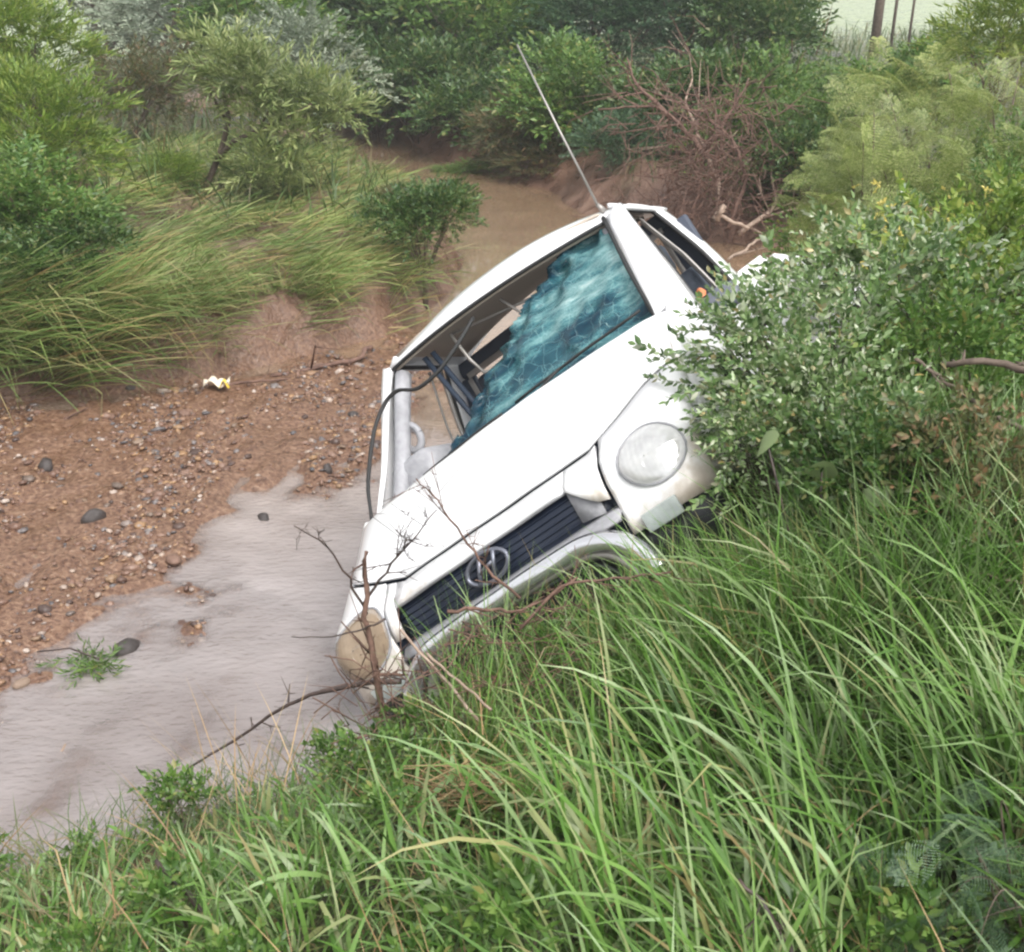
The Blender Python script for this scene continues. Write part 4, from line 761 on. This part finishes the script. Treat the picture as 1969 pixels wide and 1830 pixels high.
BUSHES = [
    # far row behind the stream
    ('dark', 720, 170, 21.8, 115, 125, 'dark dense bush left of the stream bend, top of the picture'),
    ('dark', 830, 180, 20.6, 130, 120, 'shadowy bush overhanging the far end of the stream'),
    ('dark', 930, 220, 19.2, 125, 105, 'dark bush at the inside of the stream bend'),
    ('olive', 1000, 235, 17.8, 125, 100, 'olive bush hanging over the far mud bank'),
    ('olive', 1060, 310, 16.8, 120, 58, 'low olive shrub left of the round blue green bush'),
    ('midsmall', 900, 325, 17.6, 60, 25, 'low green shrub at the waterline of the far bank'),
    ('teal', 1215, 285, 15.2, 90, 68, 'small round blue green bush above the red mud bank'),
    ('mid', 1120, 190, 17.2, 140, 110, 'green bush in the middle of the far bank behind the aerial'),
    ('dark', 1320, 200, 16, 140, 120, 'dark bush behind the brown dead branches'),
    ('midsmall', 1460, 220, 15.4, 160, 140, 'leafy mid green bush right of the dead branches'),
    ('midsmall', 1450, 375, 13.8, 115, 68, 'low green bush at the foot of the dead branches'),
    ('dark', 1560, 330, 13.2, 110, 120, 'dark bush between the mud bank and the acacia'),
    ('midsmall', 1640, 215, 14.2, 130, 110, 'small leaved bush just left of the feathery acacia'),
    ('dark', 800, 50, 24, 180, 140, 'dark tall bush at the top, left of centre'),
    ('mid', 950, 60, 22.5, 170, 140, 'bright green bush above the dark bank, left of the truck aerial'),
    ('teal', 1150, 60, 22, 190, 135, 'blue green bush behind the tip of the truck aerial'),
    ('teal', 1330, 60, 21, 170, 125, 'blue green bush at the top above the dead branches'),
    ('dark', 1450, 60, 20, 130, 130, 'wide dark bush at the top, left of the bare tree trunk'),
    ('midsmall', 1600, 160, 17, 110, 50, 'low bush below the bare tree trunk before the field'),
    ('dark', 640, 40, 25, 150, 120, 'dark green bush at the top above the silvery bush'),
    ('grey', 1220, -60, 34, 260, 100, 'hazy grey green bush far back at the top centre'),
    ('grey', 860, -70, 36, 280, 100, 'hazy grey green bush far back, top left of centre'),
    # left side
    ('grey', 320, 40, 21, 210, 110, 'grey green bush at the top left beyond the grass'),
    ('mid', 480, 40, 20.5, 150, 100, 'dense green bush at the top, between two grey ones'),
    ('grey', 610, 130, 16, 150, 120, 'silvery bush behind the little crooked tree'),
    ('lime', 60, 90, 13, 150, 110, 'yellow green bush at the top left corner'),
    ('olive', 250, 150, 16, 120, 90, 'brownish wispy bush beside the yellow green one'),
    ('lime', 80, 250, 9.8, 150, 130, 'yellow green willowy bush at the left edge above the dark leaves'),
    ('mid', 60, 400, 8.8, 170, 110, 'broad leaved green bush at the left edge'),
    ('dark', 90, 500, 8.3, 140, 90, 'dark leafy bush low at the left edge above the hanging grass'),
    ('mid', 40, 620, 8.0, 90, 55, 'small leafy bush at the far left over the gravel'),
    ('grey', 170, 0, 26, 200, 90, 'pale grey bush far back at the top left'),
    ('dark', 812, 420, 10.2, 92, 92, 'round green bush on the tip of the left bank'),
    ('olive', 750, 380, 11.4, 50, 40, 'thin olive shrub behind the round bush on the bank tip'),
    ('pale', 530, 350, 12.6, 80, 50, 'pale low shrub under the crooked tree'),
    ('lime', 330, 330, 12.5, 70, 45, 'low yellow green shrub left of the crooked tree'),
    # right side
    ('lime', 1930, 60, 10.5, 150, 120, 'yellow green bush in the top right corner'),
    ('mid', 1760, 170, 13, 110, 100, 'green bush behind the upper acacia fronds'),
    ('midsmall', 1900, 420, 6.6, 150, 150, 'green bush at the right edge below the acacia'),
    ('mid', 1640, 500, 7.4, 150, 90, 'green shrub with yellow flecks right of the dead branches'),
    ('olive', 1800, 600, 5.6, 150, 120, 'olive bush with bare stems right of the silver leaved bush'),
    ('olive', 1900, 600, 4.6, 130, 130, 'olive brown bush at the right edge above the bare branch'),
    ('midsmall', 1930, 320, 7.4, 130, 120, 'green bush at the right edge behind the acacia'),
    ('olive', 1920, 1100, 3.1, 130, 110, 'brown leaved low bush at the right edge by the orange stalk'),
    ('olive', 1900, 900, 3.9, 170, 170, 'brownish bush with gaps and bare stems at the right edge'),
    ('dark', 1800, 1000, 4.0, 150, 120, 'shadowy bush low at the right behind the long grass'),
    ('midsmall', 1880, 740, 4.6, 140, 110, 'small leaved green bush around the bare branches at right'),
]
for q in BUSHES: put_tr(q[0], q[1], q[2], q[3], q[4], q[5], q[6])

# crooked little tree on the left bank
def tube_obj(name, m, parent, paths):
    b = MB()
    for p, r0, r1 in paths: p = np.array(p, float); b.tube(p, np.linspace(r0, r1, len(p)), 6)
    return b.build(name, m, parent)
P0 = at(395, 400, 12.6); P0[2] = hz(P0[0], P0[1])
t = empty('small_tree', P0); tag(t, 'small crooked tree with thin dark trunk and pale leaf sprays on the left bank', 'tree')
rel = lambda u, v, Y: tuple(at(u, v, Y) - P0)
tube_obj('trunk', M['bark'], t, [([(0, 0, -.1), rel(400, 350, 12.6), rel(425, 290, 12.5), rel(440, 230, 12.5), rel(430, 180, 12.4)], .045, .018), ([rel(415, 310, 12.5), rel(450, 270, 12.4), rel(520, 240, 12.3), rel(600, 200, 12.2)], .03, .01), ([rel(440, 240, 12.5), rel(400, 170, 12.5), rel(395, 110, 12.5)], .018, .006), ([rel(500, 245, 12.4), rel(540, 170, 12.3)], .014, .006)])
Vs, Fs, n0 = [], [], 0
for i, (u, v, ru, rv) in enumerate(((410, 110, 50, 38), (520, 140, 62, 42), (600, 190, 62, 38), (490, 205, 45, 32), (570, 255, 52, 34), (500, 330, 55, 40), (660, 215, 40, 30), (450, 150, 40, 30))):
    c = np.array(rel(u, v, 12.4)); V, F, _ = crown_data((ru / PF * 13, ru / PF * 13, rv / PF * 13), 'willow', 62, .30, 90 + i, lobes=4, up=.2); Vs.append(V + c); Fs.append(F + n0); n0 += len(V)
link('crown', np_mesh('crown', np.concatenate(Vs), np.concatenate(Fs)), M['leaf_pale'], t)

# feathery acacia at upper right: arching branches carrying drooping fronds
def acacia(name, label, base, arcs, fsize, m, per, seed):
    r = np.random.default_rng(seed); B0 = np.array(base); B0[2] = hz(B0[0], B0[1]); t = empty(name, B0); tag(t, label, 'acacia'); lb = MB(); pos = []; dr = []
    for tip in arcs:
        tip = np.array(tip) - B0; m1 = tip * .55 + np.array([0, 0, abs(tip[2]) * .35 + .2]) + r.normal(0, .1, 3); tt = np.linspace(0, 1, 12)[:, None]; P = 2 * m1 * tt * (1 - tt) + tip * tt * tt; lb.tube(P, np.linspace(.03, .004, 12) * min(1, fsize * 2.2) ** 1.5, 5, False)
        for k in range(per): f = r.uniform(.35, 1) ** .7; i = f * 11; a_ = int(min(i, 10)); p = P[a_] + (P[a_ + 1] - P[a_]) * (i - a_); td = P[a_ + 1] - P[a_]; td /= np.linalg.norm(td); pos.append(p + r.normal(0, .05, 3)); q = td * .7 + r.normal(0, .7, 3) + [-.25, 0, -.45]; dr.append(q)
    pos = np.array(pos); dr = np.array(dr); V, F = place_twigs(TPL['feather'], pos, dr, fsize * r.uniform(.7, 1.2, len(pos)), r); link('crown', np_mesh('crown', V, F), M[m], t); lb.build('branches', M['bark'], t)
acacia('acacia_tree', 'feathery pale green acacia with drooping fronds at the upper right', at(1850, 620, 7.2), [at(u, v, Y) for u, v, Y in ((1630, 230, 7.6), (1700, 170, 7.8), (1600, 330, 7.2), (1820, 130, 8), (1900, 200, 7.4), (1960, 140, 8), (1760, 260, 7.2), (1850, 300, 6.9), (1700, 330, 6.9), (1930, 340, 6.7), (1990, 270, 7), (1640, 400, 6.8), (1800, 380, 6.6))], .31, 'leaf_acacia', 28, 5)
acacia('acacia_shoot', 'yellowish acacia shoot curving out left of the big acacia', at(1700, 520, 6.9), [at(u, v, Y) for u, v, Y in ((1570, 370, 7), (1610, 300, 7.1), (1660, 270, 7), (1560, 430, 6.8), (1680, 210, 7.3))], .28, 'leaf_acacia', 18, 6)
acacia('acacia_seedling', 'blue green feathery acacia seedling close by in the bottom right corner', at(2000, 1760, 1.75), [at(u, v, Y) for u, v, Y in ((1820, 1740, 1.72), (1880, 1650, 1.78), (1950, 1600, 1.8), (1800, 1810, 1.68), (1920, 1720, 1.65), (2000, 1640, 1.7), (1880, 1820, 1.6))], .11, 'leaf_blue', 8, 7)

# near silver leaved bushes that cover the door side of the truck
def near_bush(u, v, Y, ru, rv, m, seed, label, ntw=300, ts=.24, tpl='close', bare=0, wander=0.):
    c = at(u, v, Y); dist = math.hypot(Y, CAM_H - c[2]); rx, rz_ = ru / PF * dist, rv / PF * dist; gz = hz(c[0] + .15, c[1] - .1)
    base = np.array([.2, -.1, gz - c[2]]); t = empty('leafy_bush', (c[0] + .2, c[1] - .1, gz)); tag(t, label, 'bush')
    V, F, lb = crown_data((rx, (rx + rz_) * .42, rz_), tpl, ntw, ts, seed, lobes=11, up=.15, base=base, wander=wander); off = -np.array([.2, -.1, gz - c[2]])
    link('crown', np_mesh('crown', V + off, F), M[m], t); lb.v = [q + off for q in lb.v]; lb.build('branches', M['darktwig'], t)
near_bush(1528, 728, 3.75, 188, 165, 'leaf_silver', 31, 'silver green small leaved bush right against the truck door', 210, .20, wander=np.array([-.5, 0]))
near_bush(1760, 620, 4.3, 210, 180, 'leaf_silver', 32, 'tall silver green bush behind the one touching the truck door', 280, .22)
near_bush(1600, 840, 3.5, 210, 140, 'leaf_silver', 33, 'low silver green bush just above the long bank grass', 270, .19)
near_bush(1440, 850, 3.45, 60, 60, 'leaf_silver', 34, 'small spray of silver leaves beside the clear headlight', 80, .16, wander=np.array([-.3, 0]))
near_bush(1840, 760, 3.9, 190, 200, 'leaf_mid', 35, 'darker green small leaved bush right of the silver ones', 260, .2)
near_bush(1660, 530, 5.4, 110, 80, 'leaf_silver', 37, 'silver green bush top showing beside the load bed of the truck', 190, .25)
near_bush(1700, 920, 3.2, 140, 90, 'leaf_dark', 36, 'dark green bush low behind the grass at right', 150, .19)

near_bush(1900, 520, 4.6, 170, 150, 'leaf_lime', 38, 'yellow green leafy bush at the right edge beneath the acacia', 200, .24, 'close')
near_bush(1900, 950, 3.1, 120, 150, 'leaf_brown', 39, 'brown and olive bush at the right edge beside the orange stalk', 170, .18)

# big round leaves standing in front of the silver bush
t = empty('broad_leaf_weed', at(1600, 1050, 3.05)); t.location.z = hz(t.location.x, t.location.y); tag(t, 'weed with big round pale green leaves in front of the silver bush', 'weed'); T0 = np.array(t.location); st = MB()
for (u, v, r_) in ((1475, 850, .042), (1580, 905, .046), (1690, 960, .044), (1820, 835, .035)):
    c = at(u, v, 3.1 if v > 700 else 3.4) - T0; k = 12; an = np.linspace(0, 2 * np.pi, k, endpoint=False); rr = r_ * (1 + .12 * np.sin(an * 3 + u)); B = basis(np.array([[.2, -.5, .8]]), np.array([u * .7]))[0]
    V = np.stack([rr * np.cos(an), .25 * rr * np.sin(an * 2) * .4, rr * np.sin(an)], -1); V = np.r_[V, [[0, -.012, 0]]] @ np.array(Euler((rad(-35), 0, u)).to_matrix()).T + c
    b = MB(); q = np.arange(k); b.add(V, np.stack([q, (q + 1) % k, np.full(k, k)], -1)); b.build('leaf', M['leaf_round'], t); st.tube([(0, 0, 0), c * .5 + [0, .03, .05], c], [.006, .005, .003], 5)
st.build('stem', M['darktwig'], t)

# leafy herbs scattered in the bank grass
V, F, lb = crown_data((1, 1, .8), 'herb', 46, .55, 61, lobes=5, up=.5, base=(0, 0, -.9)); herb = (np_mesh('crown', V, F), lb.mesh('branches')); herb[0].materials.append(M['leaf_mid']); herb[1].materials.append(M['bark'])
hi = 0
while hi < 55:
    xx, yy_ = rng.uniform(-1.9, 1.8), rng.uniform(1.3, 3.7); d_, i_ = seg_dist(np.array([xx]), np.array([yy_]), STREAM)
    if i_[0] or d_.min() < .2 or in_truck(np.array([xx]), np.array([yy_]), .1)[0]: continue
    r_ = rng.uniform(.05, .10) * (1.3 if xx > 0 else 1); t = bush('leafy_weed', 'small leafy green weed growing among the near bank grass', 'weed', herb, (xx, yy_, hz(xx, yy_)), (r_, r_, r_), rng.uniform(0, 6.28), 'weeds in the near bank grass')
    for ch in t.children: ch.location = (0, 0, 1.6)
    hi += 1

# ---------------------------------------------------------------- branches and sticks
def smooth_path(P, n=4):
    P = np.array(P, float); tt = np.linspace(0, len(P) - 1, (len(P) - 1) * n + 1); Q = np.stack([np.interp(tt, range(len(P)), P[:, i]) for i in range(3)], -1)
    for _ in range(2): Q[1:-1] = (Q[:-2] + 2 * Q[1:-1] + Q[2:]) / 4
    return Q
def stick(name, label, cat, pts, r0, r1, m, twigs=0, tl=.15, seed=0, group=None, thorns=0):
    r = np.random.default_rng(seed); P = smooth_path([at(*p) if len(p) == 3 else p for p in pts]); o0 = P[0].copy(); P -= o0; n = len(P); P[1:-1] += r.normal(0, r0 * .5, (n - 2, 3))
    t = empty(name, o0); tag(t, label, cat, group); b = MB(); R_ = np.linspace(r0, r1, n); b.tube(P, R_, 6); b.build('stem', M[m], t)
    if twigs:
        for i in range(twigs):
            b = MB(); k = r.integers(max(1, n // 6), n - 1); td = P[k] - P[k - 1]; td /= np.linalg.norm(td) + 1e-9; d = td * .7 + r.normal(0, .6, 3); d /= np.linalg.norm(d); l = tl * r.uniform(.5, 1.3); Q = [P[k], P[k] + d * l * .5 + r.normal(0, .05, 3) * l, P[k] + d * l + r.normal(0, .1, 3) * l]; b.tube(Q, [R_[k] * .55, R_[k] * .4, R_[k] * .15 + .0006], 4)
            for _ in range(2): e_ = Q[1] + (d + r.normal(0, .7, 3)) * l * .4; b.tube([Q[1], e_], [R_[k] * .3, .0008], 4)
            for _ in range(thorns): f = r.random(); c = np.array(Q[0]) * (1 - f) + np.array(Q[2]) * f; b.tube([c, c + r.normal(0, 1, 3) * .012], [.0015, .0004], 3)
            b.build('twig', M[m], t)
    return t
stick('branch', 'dark forked branch lying over the water edge in front of the muddy headlight', 'branch', [(365, 1475, 3.45), (450, 1425, 3.5), (520, 1375, 3.5), (590, 1335, 3.45), (700, 1312, 3.4), (770, 1310, 3.35)], .004, .010, 'darktwig', 7, .10, 1)
stick('branch', 'upright red brown branch standing in front of the muddy headlight', 'branch', [(745, 1450, 3.15), (735, 1350, 3.15), (712, 1240, 3.15), (700, 1120, 3.2), (705, 1060, 3.2)], .013, .007, 'dead', 8, .16, 2, thorns=3)
stick('branch', 'thin dark twig rising left of the truck front over the water', 'branch', [(705, 1180, 3.2), (670, 1110, 3.2), (630, 1050, 3.2), (565, 1010, 3.2)], .005, .002, 'darktwig', 5, .07, 3, thorns=2)
stick('branch', 'thorny twig crossing the white bonnet from the bottom of the windscreen', 'branch', [(1000, 1150, 3.1), (930, 1090, 3.15), (890, 1030, 3.2), (840, 960, 3.2), (800, 920, 3.25)], .005, .002, 'dead', 9, .10, 4, thorns=4)
stick('branch', 'fine thorny twig spread over the lower left corner of the bonnet', 'branch', [(700, 1160, 3.2), (740, 1100, 3.2), (790, 1040, 3.2), (840, 980, 3.22)], .005, .0015, 'darktwig', 14, .11, 5, thorns=4)
stick('branch', 'bent brown twig across the bright bumper bar', 'branch', [(860, 1175, 3.05), (930, 1170, 3.05), (990, 1180, 3.0), (1060, 1150, 3.0), (1110, 1110, 3.05)], .006, .003, 'dead', 6, .10, 6)
stick('branch', 'grey brown twig below the right end of the bumper bar', 'branch', [(1000, 1210, 2.95), (1080, 1120, 3.0), (1180, 1110, 3.0), (1290, 1100, 3.0)], .005, .003, 'dead', 5, .1, 7)
stick('branch', 'thin twig sticking out left of the muddy headlight over water', 'branch', [(740, 1190, 3.15), (700, 1210, 3.15), (640, 1225, 3.15), (560, 1224, 3.15)], .004, .0015, 'darktwig', 0, .1, 8)
stick('branch', 'thin dark stick lying in the near grass at lower left', 'branch', [(300, 1655, 2.3), (350, 1710, 2.2), (400, 1770, 2.1), (450, 1825, 2.05)], .006, .008, 'darktwig', 2, .08, 9)
stick('branch', 'gnarled dark twig at the bottom edge of the grass', 'branch', [(1420, 1690, 1.75), (1480, 1750, 1.7), (1500, 1800, 1.68), (1530, 1840, 1.66)], .004, .007, 'darktwig', 5, .06, 10)
stick('branch', 'thick bare brown branch reaching in from the right edge', 'branch', [(2010, 730, 3.3), (1969, 712, 3.35), (1900, 688, 3.4), (1810, 700, 3.45)], .014, .010, 'bark', 3, .12, 11)
stick('branch', 'long bare branch slanting down to the right edge under the thick one', 'branch', [(1760, 690, 3.4), (1800, 720, 3.4), (1880, 780, 3.35), (1969, 825, 3.3), (2020, 845, 3.3)], .006, .010, 'bark', 3, .12, 12)
stick('stalk', 'orange dry stalk lying across the grass at the right edge', 'stalk', [(1810, 1088, 2.9), (1880, 1100, 2.8), (1969, 1125, 2.7), (2020, 1140, 2.6)], .003, .004, 'deadpale', 0, .1, 13)
stick('stalk', 'pale straight reed leaning across the truck lower left, right one of a pair', 'stalk', [(770, 1210, 3.0), (850, 1300, 2.9), (920, 1385, 2.8)], .004, .005, 'deadpale', 0, .1, 14)
stick('stalk', 'pale reed leaning in front of the truck, upper right of the pair', 'stalk', [(820, 1255, 2.95), (880, 1310, 2.85), (945, 1365, 2.75)], .004, .004, 'deadpale', 0, .1, 15)
stick('branch', 'long red brown root along the foot of the left bank', 'branch', [(0, 832, 7.25), (100, 812, 7.4), (200, 800, 7.6)], .02, .012, 'dead', 2, .3, 16)
stick('branch', 'pale driftwood branch lying at the foot of the bank left of the cab', 'branch', [(520, 722, 8.3), (600, 710, 8.4), (670, 695, 8.5), (715, 668, 8.7)], .015, .02, 'dead', 4, .3, 17)
stick('branch', 'slim branch at the top of the gravel near the litter', 'branch', [(420, 745, 8.05), (480, 735, 8.1), (560, 728, 8.2)], .012, .006, 'dead', 1, .3, 18)
# dead branches on the far bank
DB = [[(1370, 440, 13.0), (1390, 360, 13.2), (1350, 280, 13.6), (1320, 200, 14), (1330, 130, 14.3)], [(1360, 300, 13.4), (1310, 240, 13.8), (1260, 200, 14), (1150, 210, 14)], [(1350, 290, 13.5), (1400, 230, 13.8), (1440, 150, 14)], [(1400, 440, 12.8), (1440, 340, 13), (1400, 250, 13.4), (1290, 190, 14)], [(1290, 230, 14), (1220, 160, 14.2), (1205, 110, 14.3)], [(1420, 450, 12.6), (1500, 390, 12.8), (1480, 320, 13)], [(1330, 420, 12.9), (1350, 330, 13.3), (1290, 250, 13.9)]]
for i, p in enumerate(DB): stick('dead_branch', 'bare brown dead branch in the tangle on the far mud bank', 'dead branch', p, .03, .008, 'dead' if i % 5 else 'deadpale', 6, .7, 40 + i, 'dead branches on the far mud bank')
stick('dead_branch', 'pale angled broken stick on the mud behind the cab roof', 'dead branch', [(1380, 425, 12.3), (1395, 395, 12.3), (1375, 412, 12.3), (1440, 440, 12.2)], .025, .02, 'deadpale', 0, .3, 60)
stick('dead_branch', 'light stick leaning down to the truck side behind the cab', 'dead branch', [(1400, 500, 8.6), (1430, 480, 8.8), (1462, 458, 9)], .012, .01, 'deadpale', 1, .3, 61)
b = MB(); r3 = np.random.default_rng(77)
for i in range(1000):
    c = at(r3.normal(1370, 85), r3.normal(345, 95), r3.uniform(12.4, 13.8)); c[2] = max(c[2], hz(c[0], c[1])); d = r3.normal(0, 1, 3); d /= np.linalg.norm(d); l = r3.uniform(.15, .5); b.tube([c, c + d * l * .5 + r3.normal(0, .04, 3), c + d * l], [.006, .005, .002], 4, False)
tag(b.build('brushwood', M['dead']), 'heap of fine brown brushwood tangled on the far mud bank', 'brushwood', kind='stuff')
b = MB()
for i in range(260):
    c = at(r3.normal(880, 75), r3.normal(1530, 28), r3.uniform(2.45, 2.8)); c[2] = min(c[2], hz(c[0], c[1]) + .3); d = np.array([r3.normal(1, .5), r3.normal(.1, .5), r3.normal(.1, .3)]); l = r3.uniform(.05, .16); b.tube([c - d * l * .5, c + r3.normal(0, .012, 3), c + d * l * .5], [.0012, .002, .001], 4, False)
tag(b.build('straw_clump', M['straw']), 'matted clump of brown straw caught in the grass below the truck', 'straw clump', kind='stuff')
b = MB()
for i in range(190):
    c = at(r3.uniform(640, 1230), r3.uniform(1110, 1450), r3.uniform(2.85, 3.25)); gz_ = hz(c[0], c[1])
    if in_truck(np.array([c[0]]), np.array([c[1]]))[0]: continue
    c[2] = gz_ + r3.uniform(.05, .42); d = r3.normal(0, 1, 3) * [1, .6, .8]; d /= np.linalg.norm(d); l = r3.uniform(.08, .32); b.tube([c - d * l * .5, c - d * l * .1 + r3.normal(0, .02, 3), c + d * l * .2 + r3.normal(0, .02, 3), c + d * l * .5], [.002, .0022, .0016, .0008], 4, False)
tag(b.build('twig_tangle', M['dead']), 'tangle of thin brown twigs in the weeds below the truck bumper', 'twigs', kind='stuff')
# bare tree trunks at top right, before the field
for i, (u, r_, lab) in enumerate(((1680, .10, 'dark bare tree trunk at the top right before the pale field, thickest of three'), (1712, .035, 'thin bare sapling just right of the dark trunk'), (1745, .03, 'thin bare sapling furthest right before the pale field'))):
    c = at(u, 90, 24 + i); c[2] = hz(c[0], c[1]); t = empty('tree', c); tag(t, lab, 'tree'); b = MB(); b.tube([(0, 0, -.1), (.03, 0, 1.2), (-.04, 0, 2.6), (.05, 0, 4.5)], [r_, r_ * .9, r_ * .8, r_ * .5], 8); b.build('trunk', M['bark'], t); b = MB()
    for k in range(7): h_ = 1.6 + k * .4; b.tube([(0, 0, h_), ((-1) ** k * .4, .1, h_ + .4), ((-1) ** k * .7, .2, h_ + .9)], [r_ * .35, r_ * .25, .006], 5)
    b.build('branch', M['bark'], t)
# green sprig in the water, litter on the bank foot
d = ray(172, 1272); s__ = (.03 - CAM_H) / d[2]; P = np.array([0, 0, CAM_H]) + d * s__
t = empty('leaf_sprig', P); tag(t, 'torn green leafy sprig lying in the shallow water by the dark stone', 'sprig'); pos = np.zeros((26, 3)) + r3.normal(0, .035, (26, 3)) * [1.6, 1, .2]; V, F = place_twigs(TPL['willow'], pos, np.c_[r3.normal(.2, 1, 26), r3.normal(-.2, .7, 26), r3.uniform(-.05, .35, 26)], r3.uniform(.08, .14, 26), r3); link('leaves', np_mesh('leaves', V, F), M['leaf_mid'], t); b = MB(); b.tube([(-.25, .08, 0), (-.1, .06, .03), (.05, 0, .01)], [.003, .004, .005], 5); b.build('stem', M['darktwig'], t)
P = at(415, 720, 7.95); P[2] = hz(P[0], P[1]) + .03
t = empty('litter', P); tag(t, 'scrap of white and yellow litter at the foot of the left bank', 'litter'); b = MB(); U, Vv = np.meshgrid(np.linspace(-1, 1, 9), np.linspace(-1, 1, 6)); b.grid(np.stack([U * .085, Vv * .05, .03 * np.sin(U * 4) * np.cos(Vv * 3) + .03], -1)); b.build('wrapper', mat('white_wrapper', (.7, .62, .5), .5), t, solid=.004); b = MB(); b.grid(np.stack([.06 + U * .035, -.04 + Vv * .02, .03 * np.cos(U * 3) + .03], -1)); b.build('yellow_flap', mat('yellow_wrapper', (.75, .55, .08), .5), t, solid=.004)
# yellow flowers / leaves among the right hand bushes
pos = np.array([at(r3.uniform(1640, 1960), r3.uniform(350, 560), r3.uniform(5, 6)) for _ in range(60)]); V, F = place_twigs([TPL['herb'][0]], pos, r3.normal(0, 1, (60, 3)), r3.uniform(.025, .05, 60), r3)
tag(link('yellow_leaves', np_mesh('yellow_leaves', V, F), M['yellow']), 'scattered yellow leaves among the bushes at the right', 'leaves', kind='stuff')

# ---------------------------------------------------------------- damp haze in the air
b = MB(); b.box((-700, -300, -4), (700, 1400, 9)); hz_o = b.build('haze', None, smooth=False)
hm = bpy.data.materials.new('haze'); hm.use_nodes = True; hm.node_tree.nodes.clear(); pv = hm.node_tree.nodes.new('ShaderNodeVolumePrincipled'); pv.inputs['Color'].default_value = (.93, .95, .96, 1); pv.inputs['Density'].default_value = .0025; pv.inputs['Anisotropy'].default_value = .2
ho = hm.node_tree.nodes.new('ShaderNodeOutputMaterial'); hm.node_tree.links.new(pv.outputs[0], ho.inputs['Volume']); hz_o.data.materials.append(hm); tag(hz_o, 'thin damp haze softening the far bushes', 'haze', kind='stuff')
